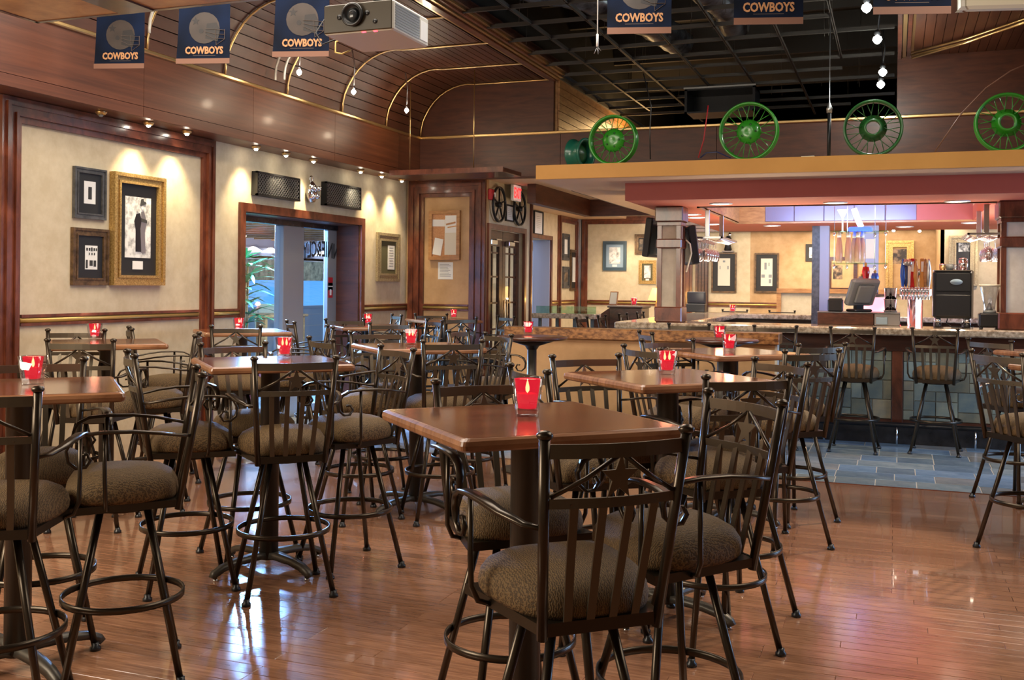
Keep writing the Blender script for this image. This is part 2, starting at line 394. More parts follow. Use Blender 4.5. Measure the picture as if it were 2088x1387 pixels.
# ---- floor
fl = struct('floor', MB().mm(-6.5, -1.2, -.06, 5.2, 20.5, -.013), 'darkwood')
def floor_sheet(name, x0, y0, x1, y1, mat):
    return struct(name, MB().mm(x0, y0, -.012, x1, y1, 0), mat, fl)
TY = 8.29             # where wood meets slate
floor_sheet('wood_flooring', -6.5, -1.2, 5.2, 3.0, 'floorfar')
floor_sheet('wood_flooring', -6.5, 3.0, -4.4, 5.32, 'floorfar')
floor_sheet('wood_flooring', 2.4, 3.0, 5.2, 5.32, 'floorfar')
floor_sheet('wood_flooring', -6.5, 5.32, 5.2, TY - .02, 'floorfar')
struct('floor_edge_strip', MB().mm(-6.5, TY - .02, -.012, 5.2, TY, .003), 'mahog', fl)
pl = {}
for r in range(28):
    y = 3.0 + r * .083; x = -4.4
    while x < 2.4 - .01:
        L = random.choice((.9, 1.2, 1.5)) if x > -4.39 else random.choice((.35, .6, .9, 1.2))
        L = min(L, 2.4 - x); L = L if 2.4 - x - L > .2 else 2.4 - x
        k = round(L, 2)
        if k not in pl: pl[k] = MB().bev(0, .0010, -.012, k - .0010, .0822, 0, .0016).mesh('plank'); pl[k].materials.append(M['floorwood'])
        o = bpy.data.objects.new('plank', pl[k]); C.objects.link(o); o.parent = fl; o.location = (x, y, random.uniform(-.0003, 0)); x += L
# slate tiles
x0, x1 = -3.6, 2.1
floor_sheet('slate_flooring', -6.5, TY, x0, 20.5, 'tilefar'); floor_sheet('slate_flooring', x1, TY, 5.2, 20.5, 'tilefar')
floor_sheet('slate_flooring', x0, 10.72, x1, 20.5, 'tilefar')
tl = {}
struct('grout_bed', MB().mm(x0, TY, -.012, x1, 10.72, -.0045), 'grout', fl)
ty = TY + .004
for r in range(8):
    h = .30; x = x0 - (.15 if r % 2 else 0)
    while x < x1:
        wd = random.choice((.30, .30, .45, .61)); a = max(x, x0); b = min(x + wd, x1)
        if b - a > .03:
            k = round(b - a, 2)
            if k not in tl: tl[k] = MB().bev(.004, .004, -.012, k - .004, h - .004, 0, .003).mesh('tile'); tl[k].materials.append(M['floortile'])
            o = bpy.data.objects.new('tile', tl[k]); C.objects.link(o); o.parent = fl; o.location = (a, ty, random.uniform(-.0015, 0))
        x += wd
    ty += h
# ---- left wall with the door opening
DY0, DY1, DZ = 8.56, 10.90, 2.21
wl = struct('wall_left', MB().mm(-6.5, -1.2, 0, WX, DY0, 3.4).mm(-6.5, DY0, DZ, WX, DY1, 3.4).mm(-6.5, DY1, 0, WX, 12.3, 3.4), 'paper')
def rail(name, a, b, parent=None):      # chair rail along local x, facing local -y
    t = bpy.data.objects.new(name, None); C.objects.link(t); t['kind'] = 'structure'
    obj('wood_strip', MB().mm(a, -.028, 1.222, b, .004, 1.245), 'mahog', t); obj('wood_strip', MB().mm(a, -.022, 1.160, b, .004, 1.182), 'mahog', t)
    obj('gold_strip', MB().tube([(a, -.006, 1.203), (b, -.006, 1.203)], .021, 10), 'gold', t)
    return t
def put(o, loc, rz=0): o.location = loc; o.rotation_euler = (0, 0, rz); return o
E90 = PI / 2
put(rail('trim_1', 5.80, 7.86), (WX, 0, 0), E90); put(rail('trim_2', 8.08, 8.49), (WX, 0, 0), E90); put(rail('trim_3', 11.0, 12.18), (WX, 0, 0), E90)
def bay(name, a, b, zt, steps, mat='mahog'):     # nested mouldings: header and two legs, facing local -y
    t = bpy.data.objects.new(name, None); C.objects.link(t); t['kind'] = 'structure'
    k = 0
    for wd, dp in steps:
        m = MB(); A, B, Z = a + k, b - k, zt - k
        m.mm(A, -dp, Z - wd, B, .01, Z); m.mm(A, -dp, 0, A + wd, .01, Z - wd); m.mm(B - wd, -dp, 0, B, .01, Z - wd)
        obj('moulding', m, mat, t); k += wd
    return t
ST5 = [(.035, .035), (.03, .055), (.045, .04), (.025, .06), (.045, .03)]
put(bay('trim_4', 5.60, 8.07, 2.835, ST5), (WX, 0, 0), E90)
# door frame, reveal panels
put(bay('trim_5', 8.48, 11.0, 2.29, [(.085, .03)]), (WX, 0, 0), E90)
struct('trim_6', MB().mm(-6.47, DY0 - .012, 0, WX, DY0 + .006, DZ).mm(-6.47, DY1 - .012, 0, WX, DY1 + .012, DZ).mm(-6.47, DY0, DZ - .012, WX, DY1, DZ + .01), 'mahogH')
# storefront: door_1
d1 = bpy.data.objects.new('door_1', None); C.objects.link(d1); d1['kind'] = 'structure'
XG = -6.38
def yat(px): return onx(px, 560, XG)[0]
ya, yb, yc, yd, ye = yat(570), yat(612), yat(664), yat(692), yat(703)
obj('header', MB().mm(XG - .05, DY0, DZ - .07, XG + .05, DY1, DZ - .012), 'slateblk', d1)
obj('mullion', MB().bev(XG - .07, ya, 0, XG + .05, yb, DZ - .07, .006), 'alum', d1)
obj('stile', MB().bev(XG - .03, yc, 0, XG + .03, yd, DZ - .07, .006), 'alum', d1)
obj('jamb', MB().bev(XG - .07, ye, 0, XG + .05, DY1, DZ - .07, .006), 'slateblk', d1)
obj('stile', MB().mm(XG - .03, DY0 + .006, 0, XG + .03, DY0 + .05, DZ - .07), 'alum', d1)
obj('pane', MB().mm(XG - .004, DY0 + .05, .1, XG + .004, ya, DZ - .07), 'pane', d1)
obj('pane', MB().mm(XG - .004, yb, .1, XG + .004, yc, DZ - .07), 'pane', d1)
obj('bottom_rail', MB().mm(XG - .03, DY0, 0, XG + .03, yc, .1), 'alum', d1)
def archw(x, y): return x, y - .10 * (x / .62) ** 2 - .02
xl = onx(625, 500, XG + .02)[0]; xr_, zl = onx(698, 520, XG + .02)
o = text_obj('glass_lettering', 'BONNIE&CLYDE', .26, 'ink', None, (XG + .036, (xl + xr_) / 2 - .10, 1.84), mirror=True, sx=.66, bold=.004, warp=archw)
o.rotation_euler = (0, 0, E90); o.parent = d1
sg = obj('door_sign', MB().mm(0, -.004, 0, .10, 0, .10), 'alarmred', d1); put(sg, (XG + .033, yc + .005, onx(680, 583, XG)[1]), E90)
sg = obj('door_sign', MB().mm(0, -.004, 0, .10, 0, .09), 'white', d1); put(sg, (XG + .033, yc + .005, onx(680, 592, XG)[1]), E90)
sg = obj('door_sign', MB().mm(0, -.004, 0, .10, 0, .13), 'alarmred', d1); put(sg, (XG + .033, yc + .005, onx(680, 607, XG)[1]), E90)
obj('door_sign_symbol', MB().mm(.03, -.006, .03, .07, -.004, .10), 'white', sg)
# outside the door
struct('patio_ground', MB().mm(-30, 2, -.1, -6.5, 40, -.02), 'patio')
struct('patio_roof', MB().mm(-12.2, 4, 2.44, -8.0, 26, 2.52), 'beige')
for k in range(14):
    struct('roof_slat', MB().mm(-11.9, 11.2 + k * .6, 2.36, -8.0, 11.3 + k * .6, 2.44), 'oakwood', bpy.data.objects['patio_roof'])
struct('patio_fascia', MB().mm(-12.3, 4, 2.0, -12.2, 30, 2.52).mm(-12.2, 4, 2.18, -12.14, 30, 2.22), 'fasc')
pw = struct('patio_parapet', MB().mm(-12.3, 4, -.02, -12.2, 26, .95).mm(-12.33, 4, .95, -12.17, 26, 1.0), 'parap')
for z in (.3, .55, .8): struct('board_joint', MB().mm(-12.2, 4, z, -12.19, 26, z + .015), 'alum', pw)
struct('patio_window_frame', MB().mm(-12.28, 13.0, 1.0, -12.22, 13.07, 2.05).mm(-12.28, 16.6, 1.0, -12.22, 16.67, 2.05).mm(-12.28, 4, 1.98, -12.2, 26, 2.05), 'alum')
hm = MB(); vs = []; nn = 24
for i in range(nn + 1):
    y = 8 + i * 1.4; h = 1.35 + .55 * math.exp(-((y - 18) / 5.) ** 2)
    vs += [(-14.5, y, -.1), (-22, y, h + .25)]
hm.add(vs, [(2 * i, 2 * i + 1, 2 * i + 3, 2 * i + 2) for i in range(nn)])
struct('grass_bank', hm, 'hill')
t = MB().mm(-24.5, 6, 0, -24, 45, 4.6); o = struct('tree_line', t, 'trees')
pt = tag(thing('x', 'x', 'x'), 'x', 'x'); bpy.data.objects.remove(pt)
for i, px in enumerate((512, 548, 655)):
    y, z = onx(px, 487, -12.15)
    p = thing('patio_lamp', ['white wall lamp outside, seen through the left door pane, nearer the palm', 'white wall lamp outside, seen beside the grey door post', 'white wall lamp outside, seen through the lettered door pane'][i], 'lamp', (-12.1, y, 2.16), 0, 'patio wall lamps')
    obj('shade', MB().lathe([(.22, -.04), (.05, .06), (0, .07)], 16), 'lampdim', p)
for i, px in enumerate((499, 530, 568, 650)):
    y, z = onx(px, 510, -12.1)
    p = thing('downlight', 'small warm downlight under the outside fascia, ' + ['at the palm leaves', 'mid of the left pane', 'by the door post', 'under the mirrored letters'][i], 'lamp', (-12.27, y, 2.045), 0, 'patio downlights')
    obj('lens', MB().lathe([(.05, -.03), (.06, 0), (0, .01)], 12), 'lampdim', p)
# potted palm
y, z = onx(500, 600, -7.6)
pm = thing('potted_palm', 'green palm in a red pot outside the left door pane', 'palm', (-7.6, y, 0))
obj('pot', MB().lathe([(.17, 0), (.21, .45), (.23, .47), (.19, .47), (.18, .42), (0, .42)], 20), 'terra', pm)
for k in range(9):
    a = k * 1.1; st = obj('stem', MB().tube([(0, 0, .42), (.04 * math.cos(a), .04 * math.sin(a), 1.0 + .10 * k)], .012, 6), 'oakwood', pm)
    fr = MB(); bx, by, bz = .04 * math.cos(a), .04 * math.sin(a), 1.0 + .10 * k
    for j in range(11):
        b = a + j * 2 * PI / 11; el = .55 - .12 * (j % 5); L = .52
        P = [(bx + L * q * math.cos(b) * math.cos(el * .8), by + L * q * math.sin(b) * math.cos(el * .8), bz + L * q * math.sin(el) - .55 * (L * q) ** 2) for q in (0, .35, .7, 1)]
        wv = (-math.sin(b), math.cos(b)); vs = []
        for q, p in zip((.008, .032, .026, .002), P): vs += [(p[0] + wv[0] * q, p[1] + wv[1] * q, p[2]), (p[0] - wv[0] * q, p[1] - wv[1] * q, p[2])]
        fr.add(vs, [(0, 1, 3, 2), (2, 3, 5, 4), (4, 5, 7, 6)])
    obj('frond', fr, 'leaf', st)
y, z = onx(556, 640, -9.4)
pc = thing('patio_chair', 'cream moulded patio chair outside the left door pane', 'chair', (-9.4, y, 0), R(200))
obj('seat', MB().bev(-.22, -.2, .72, .22, .22, .76, .01), 'creampl', pc)
obj('backrest', MB().bar([(-.20, .20, .74), (-.21, .24, 1.05), (-.15, .25, 1.14), (.15, .25, 1.14), (.21, .24, 1.05), (.20, .20, .74)], .03, .05, (0, 1, 0)).mm(-.17, .235, .98, .17, .25, 1.12), 'creampl', pc)
for sx in (-1, 1):
    for sy in (-1, 1): obj('leg', MB().tube([(sx * .19, sy * .18, .72), (sx * .23, sy * .22, 0)], .015, 8), 'creampl', pc)
y, z = onx(540, 684, -7.9)
ptb = thing('patio_table', 'weathered patio table outside the left door pane', 'table', (-8.7, 12.9, 0))
obj('tabletop', MB().bev(-.45, -.7, 1.0, .45, .45, 1.04, .01), 'oakwood', ptb)
for sx in (-1, 1):
    for sy in (-.6, .38): obj('leg', MB().mm(sx * .38 - .03, sy - .03, 0, sx * .38 + .03, sy + .03, 1.0), 'oakwood', ptb)
# ---- soffits
SX, SZ0, SZ1, BY = -5.75, 2.84, 3.36, 11.95
sf = struct('trim_7', MB().mm(WX, 2.2, SZ0, SX - .012, BY, SZ0 + .03).mm(WX, 2.2, SZ0 + .03, SX - .03, BY, SZ1), 'soffit')
y = 2.2
while y < BY - .1:
    L = min(1.52, BY - y); obj('panel', MB().mm(SX - .03, y + .002, SZ0 + .001, SX, y + L - .002, SZ0 + .085), 'soffit', sf)
    obj('panel', MB().mm(SX - .03, y + .002, SZ0 + .089, SX, y + L - .002, SZ1), 'soffit', sf); y += L
struct('trim_8', MB().bev(SX - .03, 2.2, SZ1, SX + .03, BY + .03, SZ1 + .035, .008), 'brass')
bd = struct('trim_9', MB().mm(-5.8, BY, SZ0, 5.2, BY + .12, SZ1), 'mahogH')
x = SX
while x < 5.1:
    L = min(1.9, 5.2 - x); obj('panel', MB().mm(x + .003, BY - .02, SZ0 + .01, x + L - .003, BY + .001, SZ1), 'mahogH', bd); x += L
struct('trim_10', MB().bev(SX, BY - .06, SZ1, 5.2, BY + .02, SZ1 + .035, .008), 'brass')
# ---- vaulted beadboard ceiling over the left aisle
CE = struct('ceiling', MB().mm(-5.9, 2.0, 4.12, -3.95, BY + .1, 4.16).mm(-5.9, 2.0, 3.3, -5.80, BY, 4.16), 'darkwood')
prof = [(SX, SZ1 + .03)]; RAD = .66
for k in range(11):
    a = PI - k * PI / 20; prof.append((SX + RAD + RAD * math.cos(a), SZ1 + .03 + RAD * math.sin(a)))
x = prof[-1][0]
while x < -3.97: x += .09; prof.append((min(x, -3.95), prof[10][1]))
for (a, b) in zip(prof, prof[1:]):
    dx, dz = b[0] - a[0], b[1] - a[1]; L = math.hypot(dx, dz)
    if L < .02: continue
    nx, nz = -dz / L, dx / L; g = .004 / L
    A = (a[0] + dx * g, a[1] + dz * g); B = (b[0] - dx * g, b[1] - dz * g)
    obj('ceiling_board', MB().prism([A, B, (B[0] + nx * .02, B[1] + nz * .02), (A[0] + nx * .02, A[1] + nz * .02)], 2.4, BY, 'y'), 'vault', CE)
ZV = prof[10][1]
for i, (px, py) in enumerate(((299, 112), (458, 158), (585, 198), (697, 232), (787, 257), (863, 279))):
    y = min(onx(px, py, SX + .01)[0], BY - .03)
    pth = [(p[0] + .014 * (1 if q < 11 else 0), y, p[1] - (.012 if q >= 4 else 0)) for q, p in enumerate(prof)]
    obj('ceiling_rib', MB().tube(pth, .011, 6), 'brass', CE)
# gilded edge lines of the aisle ceiling, both sides of the open grid
def edge_trim(name, x, d):
    t = bpy.data.objects.new(name, None); C.objects.link(t); t['kind'] = 'structure'
    for k, (o_, z, mt) in enumerate(((0, 0, 'mahog'), (.045, .015, 'brass'), (.09, .03, 'mahog'), (.13, .05, 'brass'), (.17, .07, 'darkwood'))):
        obj('edge_strip', MB().mm(min(x + d * o_, x + d * (o_ + .036)), 2.2, ZV - .03 + z, max(x + d * o_, x + d * (o_ + .036)), BY + (.0 if d > 0 else -.02), ZV + .12), mt, t)
edge_trim('trim_11', -3.95, -1); edge_trim('trim_12', -3.95, 1)
struct('wall_vault_end', MB().mm(SX - .1, BY, SZ1, -3.95, BY + .06, ZV + .1), 'mahogH')
# lit wall beyond the end of the aisle ceiling
bw = struct('wall_beyond_grid', MB().mm(-4.0, BY + .06, SZ1, -3.92, 19, ZV + .08), 'oakwood')
for k in range(7):
    obj('plank', MB().mm(-3.92, BY + .08, SZ1 + .01 + k * .098, -3.90, 19, SZ1 + .1 + k * .098), 'oakwood', bw)
# ---- open ceiling grid and void
struct('ceiling_void', MB().mm(-3.9, 2.0, 5.2, .1, 19, 5.25).mm(-4.0, 2, 4.16, -3.9, 19, 5.25).mm(.05, 2, 4.16, .15, 19, 5.25).mm(-4, 19, 2.6, .15, 19.1, 5.25), 'void')
def tee(m, x0, y0, x1, y1, z=4.05):
    if x0 == x1: m.mm(x0 - .013, y0, z, x0 + .013, y1, z + .006).mm(x0 - .004, y0, z, x0 + .004, y1, z + .04)
    else: m.mm(x0, y0 - .013, z, x1, y0 + .013, z + .006).mm(x0, y0 - .004, z, x1, y0 + .004, z + .04)
gr = struct('ceiling_grid', MB().mm(-3.91, 6.5, 4.05, -3.88, 16.5, 4.1), 'tbar')
for k, x in enumerate((-3.36, -2.80, -2.24, -1.68, -1.12, -.58)): m = MB(); tee(m, x, 6.5, x, (14.6, 15.8, 15.5, 13.2, 15.6, 11.9)[k]); obj('grid_runner', m, 'tbar', gr)
y = 7.0; k = 0
while y < 15:
    m = MB(); tee(m, -3.9, y, (-.03, -.6, -.03, -1.12)[k % 4], y); obj('grid_cross_tee', m, 'tbar', gr); y += .61; k += 1
for k in range(46):
    x = -3.7 + random.random() * 3.4; y = 7.5 + random.random() * 7
    obj('hanger_wire', MB().tube([(x, y, 4.06), (x + random.uniform(-.05, .05), y, 5.2)], .0025, 4), 'tbar', gr)
for k in range(9):
    y = 8 + k * 1.1; obj('roof_joist', MB().mm(-3.9, y, 4.75, .05, y + .06, 5.0), 'tbar', gr)
# ---- right hand aisle: slatted ceiling, back panel
CR = struct('ceiling', MB().mm(.0, 2.0, ZV + .05, 5.2, BY + .1, ZV + .1), 'darkwood')
x = .16
while x < 3.2: obj('ceiling_board', MB().mm(x + .003, 4, ZV, x + .087, BY, ZV + .05), 'vault', CR); x += .09
edge_trim('trim_13', .005, 1)
wr = struct('wall_back_upper', MB().mm(.0, BY, SZ1, 5.2, BY + .1, ZV + .1), 'mahogH')
for k in range(3): obj('panel', MB().mm(.01 + k * 1.7, BY - .012, SZ1 + .04, 1.70 + k * 1.7, BY, ZV - .02), 'mahogH', wr)
for k, (py, dz) in enumerate(((98, 0), (104, 0), (92, .03))):
    (x0, z0), (x1_, z1) = ony(1862, py, 10.9), ony(2088, 63 - k * 4, 10.9)
    obj('curved_rail', MB().tube([(x0, 11.7, z0 + .1), ((x0 + x1_) / 2, 11.0, (z0 + z1) / 2), (x1_ + .4, 10.2, z1 + .05)], .012, 6), 'brass', CR)
struct('wall_right', MB().mm(5.2, -1.3, 0, 5.3, 8.2, 4.2).mm(5.2, 11.6, 0, 5.3, 20.6, 4.2).mm(5.2, 8.2, 0, 5.3, 11.6, .9).mm(5.2, 8.2, 2.5, 5.3, 11.6, 4.2), 'mahogH')
w1 = struct('added_window', MB().mm(5.18, 8.2, .9, 5.26, 8.27, 2.5).mm(5.18, 11.53, .9, 5.26, 11.6, 2.5).mm(5.18, 8.2, .9, 5.26, 11.6, .97).mm(5.18, 8.2, 2.43, 5.26, 11.6, 2.5).mm(5.18, 9.87, .97, 5.26, 9.93, 2.43), 'mahog'); obj('pane', MB().mm(5.22, 8.27, .97, 5.226, 11.53, 2.43), 'pane', w1)  # unseen window added to go with the blue side light
struct('wall_rear', MB().mm(-6.5, -1.3, 0, 5.3, -1.2, 4.2), 'paper')
struct('ceiling', MB().mm(-6.5, -1.3, 4.2, 5.3, 2.3, 4.3).mm(-3.95, 2.3, 4.25, 0, 6.4, 4.3).mm(-6.5, 2.0, 4.17, -5.7, 12, 4.2), 'darkwood')
struct('ceiling', MB().mm(-6.6, 12.0, 5.26, 5.3, 20.6, 5.3).mm(-6.5, 19, 3.0, 5.3, 19.05, 5.3).mm(-6.5, 18.5, 0, 5.3, 18.6, 3.0), 'void')
# ---- corner wall with cork board, door wall block
CY = 12.2; DX = -4.93; BX1 = 13.9
struct('wall_corner', MB().mm(-6.2, CY, 0, DX, CY + .1, SZ0 + .3), 'tan')
put(bay('trim_14', -6.02, DX, 2.86, [(.045, .04), (.04, .065), (.05, .045), (.035, .07), (.05, .03)]), (0, CY, 0))
put(rail('trim_15', -5.80, -5.16), (0, CY, 0))
ex = MB().mm(DX - .1, CY + .1, 0, DX, 12.30, 3.0).mm(DX - .1, 12.30, 2.24, DX, 13.62, 3.0).mm(DX - .1, 13.62, 0, DX, BX1, 3.0)
struct('wall_vestibule', ex, 'paper')
put(bay('trim_16', 12.24, 13.68, 2.30, [(.07, .03)]), (DX, 0, 0), E90)
struct('trim_17', MB().mm(DX - .1, BX1 - .02, 0, DX + .03, BX1 + .04, 3.0), 'mahog')
d2 = bpy.data.objects.new('door_2', None); C.objects.link(d2); d2['kind'] = 'structure'
for k in range(2):
    a = 12.31 + k * .655; b = a + .645
    lf = MB().mm(a, 0, 0, b, .045, .25).mm(a, 0, 2.02, b, .045, 2.23).mm(a, 0, .25, a + .11, .045, 2.02).mm(b - .11, 0, .25, b, .045, 2.02)
    o = obj('door_leaf', lf, 'darkwood', d2)
    m = MB().mm((a + b) / 2 - .012, .012, .25, (a + b) / 2 + .012, .034, 2.02)
    for z in (.55, .9, 1.25, 1.60, 1.92): m.mm(a + .11, .012, z, b - .11, .034, z + .024)
    obj('muntins', m, 'darkwood', o); obj('pane', MB().mm(a + .11, .02, .25, b - .11, .026, 2.02), 'pane', o)
    obj('door_closer', MB().bev(a + .08, -.07, 2.03, a + .30, 0, 2.10, .01).mm(a + .3, -.05, 2.10, a + .5, -.035, 2.115), 'chrome', o)
    obj('pull_handle', MB().tube([(b - .05 if k == 0 else a + .05, -.05, z) for z in (.95, 1.3)], .01, 8), 'brass', o)
put(d2, (DX - .06, 0, 0), E90)
struct('wall_behind_doors', MB().mm(DX - 1.6, 12.3, 0, DX - 1.55, 15.8, 3.0), 'lav')
light('POINT', (DX - 1.2, 13.2, 1.9), 26, (.62, .74, 1), .2, name='vestibule_light')
# ---- far left wall, far wall
FX, FY = -5.55, 18.35
y0_, y1_ = onx(1085, 560, FX)[0], onx(1121, 560, FX)[0]
struct('wall_far_left', MB().mm(FX - .3, BX1, 0, FX, y0_ - .3, 3.0).mm(FX - .3, y0_ - .3, 2.28, FX, y1_, 3.0).mm(FX - .3, y1_, 0, FX, FY + .1, 3.0), 'paper')
put(bay('trim_18', y0_ - .37, y1_ + .07, 2.35, [(.07, .03)]), (FX, 0, 0), E90)
d3 = struct('door_3', MB().mm(FX - .28, y0_ - .3, 0, FX - .24, y0_ + .05, 2.28).mm(FX - .3, y1_ - .02, 0, FX, y1_, 2.28), 'lav')
obj('steel_edge', MB().mm(FX - .24, y0_ + .05, 0, FX - .16, y0_ + .12, 2.28), 'steel', d3)
ba, bb = onx(1136, 560, FX)[0], FY - .05
put(bay('trim_19', ba, bb, 2.80, [(.06, .03), (.05, .05), (.06, .03)]), (FX, 0, 0), E90)
put(rail('trim_20', y1_ + .08, ba), (FX, 0, 0), E90); put(rail('trim_21', ba + .18, bb - .18), (FX, 0, 0), E90)
X2 = ony(1918, 520, FY)[0]
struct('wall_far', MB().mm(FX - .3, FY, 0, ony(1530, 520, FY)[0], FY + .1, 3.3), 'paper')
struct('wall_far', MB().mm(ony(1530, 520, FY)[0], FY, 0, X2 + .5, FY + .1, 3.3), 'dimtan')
xa, xb = ony(1193, 560, FY)[0], ony(1412, 560, FY)[0]
put(bay('trim_22', xa - .1, xb, 2.80, [(.05, .04), (.05, .07), (.05, .03)]), (0, FY, 0))
struct('trim_23', MB().mm(xa - .16, FY - .1, 0, xa - .06, FY, 2.85), 'steel')
put(rail('trim_24', xa + .06, xb - .15), (0, FY, 0))
# fluted pilaster
m = MB(); xp0, xp1 = ony(1419, 560, FY)[0], ony(1445, 560, FY)[0]
for k in range(4): q = (xp1 - xp0) / 4; m.mm(xp0 + q * k + .008, FY - .09, 0, xp0 + q * (k + 1) - .008, FY, 2.4)
struct('trim_25', m.mm(xp0, FY - .06, 0, xp1, FY, 2.4), 'darkwood')
put(rail('trim_26', xp1, ony(1590, 560, FY)[0]), (0, FY, 0))
cr = struct('trim_27', MB().mm(xb - .1, FY - .14, ony(1500, 473, FY)[1], X2, FY, 3.0), 'mahogH')
for k in range(5): obj('moulding', MB().mm(xb - .1, FY - .16 - .02 * k, ony(1500, 473, FY)[1] + .06 * k, X2, FY - .13, ony(1500, 473, FY)[1] + .05 + .06 * k), 'mahog', cr)
# near-right end wall with a lit corner
RX = ony(1918, 520, 16.2)[0]
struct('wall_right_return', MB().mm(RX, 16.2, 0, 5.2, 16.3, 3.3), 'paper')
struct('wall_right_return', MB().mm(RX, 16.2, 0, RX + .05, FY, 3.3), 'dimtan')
# booth partition
bx0, bz = ony(1588, 597, 17.2); bx1 = ony(1900, 600, 17.2)[0]
bp = struct('wall_booth', MB().mm(bx0, 17.2, 0, bx1, 17.3, bz), 'paper')
obj('cap', MB().mm(bx0 - .03, 17.15, bz, bx1, 17.35, bz + .07).mm(bx0 - .03, 17.16, 0, bx0 + .04, 17.34, bz), 'oakwood', bp)
# lobby ceiling with a boxed wood beam
struct('ceiling', MB().mm(-5.9, BY + .12, 2.86, -3.6, 19, 2.92).mm(-3.6, 14.9, 2.86, 1.5, 19, 2.92), 'beige')
struct('trim_28', MB().mm(-4.62, 12.9, 2.60, -4.5, 15.5, 2.86).mm(-4.62, 15.5, 2.60, -2.6, 15.62, 2.86), 'mahogH')
struct('trim_30', MB().mm(-5.55, 13.9, 2.74, -4.62, 18.3, 2.86), 'beige')
struct('trim_29', MB().mm(-3.85, 12.4, 2.70, -3.7, 15.4, 2.88), 'mahogH')
# ---- bar canopy
YY0, YZ0, YZ1 = 9.17, 2.505, 2.635
cn = struct('bar_canopy', MB().mm(-3.2, YY0 + .03, YZ0, 5.2, 10.62, YZ1).mm(-3.2, 10.62, YZ0, -1.9, 13.4, YZ1).mm(.86, 10.62, YZ0, 5.2, 13.4, YZ1).mm(-3.2, 13.4, YZ0, 5.2, 15.5, YZ1), 'beige')
obj('fascia', MB().mm(-3.2, YY0, YZ0 + .002, 5.2, YY0 + .029, YZ1 + .004), 'yellow', cn)
RZ0 = 2.335
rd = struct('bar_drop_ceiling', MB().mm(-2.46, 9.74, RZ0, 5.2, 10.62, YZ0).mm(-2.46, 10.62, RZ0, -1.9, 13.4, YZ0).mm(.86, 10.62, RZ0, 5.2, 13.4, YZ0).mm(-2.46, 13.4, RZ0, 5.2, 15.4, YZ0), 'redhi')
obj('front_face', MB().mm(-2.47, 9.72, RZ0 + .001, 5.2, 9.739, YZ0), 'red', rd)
rc = struct('ceiling_recess', MB().mm(-1.95, 10.63, 2.59, .9, 13.45, 2.63).mm(.865, 10.64, RZ0 + .01, .88, 13.4, 2.59), 'red')
obj('recess_edge', MB().mm(-1.93, 10.6, RZ0 - .012, .89, 10.63, RZ0 + .01), 'darkwood', rc)
obj('recess_edge', MB().mm(-1.93, 10.6, RZ0 - .012, -1.9, 13.4, RZ0 + .01).mm(-1.93, 13.39, RZ0 - .012, .9, 13.41, RZ0 + .01), 'oakwood', rc)
obj('side_panel', MB().mm(-1.90, 10.63, RZ0 + .01, -1.885, 13.39, 2.59), 'oakwood', rc)
k = 0; x = -1.56
while x < -.12: obj('panel', MB().bev(x, 13.36, RZ0 + .012, x + .355, 13.39, 2.59, .004), 'bluepan', rc); x += .36
obj('end_panel', MB().mm(-1.885, 13.37, RZ0 + .01, -1.56, 13.39, 2.59), 'oakwood', rc)
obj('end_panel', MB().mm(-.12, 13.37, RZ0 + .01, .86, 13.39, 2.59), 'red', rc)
# recessed lights
RL = [(1470, 415), (1703, 413), (1952, 410), (1420, 443), (1454, 457), (1574, 460), (1845, 462), (1980, 454), (1410, 437)]
RLL = ['left of the glass rack, nearest the front edge', 'above the neon glass, nearest the front edge', 'above the coffee brewer, nearest the front edge', 'just right of the left column top', 'behind the left glass rack', 'under the blue-lit panels', 'under the red band right of the blue-lit panels', 'left of the right glass rack', 'small, tucked behind the left column top']
for i, (px, py) in enumerate(RL):
    x, y = onz(px, py, RZ0)
    t = thing('recessed_light', 'round recessed light in the red ceiling, ' + RLL[i], 'ceiling light', (x, y, RZ0), 0, 'recessed lights over the bar')
    obj('ring', MB().lathe([(.115, 0), (.115, -.008), (.09, -.010), (.088, 0)], 24), 'white', t)
    obj('lens', MB().lathe([(.088, -.004), (.06, -.007), (0, -.008)], 20), 'reclight', t)
for (x, y, e) in ((-1.6, 10.2, 24), (-.5, 10.25, 24), (.6, 10.3, 24), (-2.2, 12.6, 20), (.2, 14.4, 22), (-1.4, 14.2, 22), (2.2, 10.4, 24)):
    light('SPOT', (x, y, RZ0 - .02), e, WARM, .06, target=(x, y, 0), spot=110, blend=.8, name='recessed_spot')
light('AREA', (-.6, 12.2, 2.3), 26, (.42, .60, 1), 1.6, target=(-.9, 13.4, 2.7), size_y=.3, name='neon_light')
light('POINT', (1.6, 12.2, 1.7), 30, (.50, .68, 1), .25, name='bar_blue_light')
# ---- wood band over the lobby right of the door wall
# ---- columns on the bar
BT = 1.135
at_ = lambda px, y: ony(px, 560, y)[0]
def column(name, x0, x1, y0, y1, zb, zt):
    t = bpy.data.objects.new(name, None); C.objects.link(t); t['kind'] = 'structure'
    obj('core', MB().mm(x0 + .02, y0 + .02, zb, x1 - .02, y1 - .02, zt), 'paperhi', t)
    m = MB()
    for X in (x0, x1 - .045):
        for Y in (y0, y1 - .045): m.mm(X, Y, zb, X + .045, Y + .045, zt)
    obj('corner_posts', m, 'mahog', t)
    for z0, z1, e in ((zb, zb + .16, .02), (zt - .16, zt, .025), (1.90, 2.0, .012)):
        obj('band', MB().bev(x0 - e, y0 - e, z0, x1 + e, y1 + e, z1, .012), 'mahog', t)
    obj('band', MB().bev(x0 - .005, y0 - .005, zt - .2, x1 + .005, y1 + .005, zt - .16, .004), 'mahog', t)
    return t
column('column_left', -2.32, -2.075, 10.5, 10.75, BT, RZ0)
column('column_right', .92, 1.32, 10.5, 10.9, BT, RZ0)
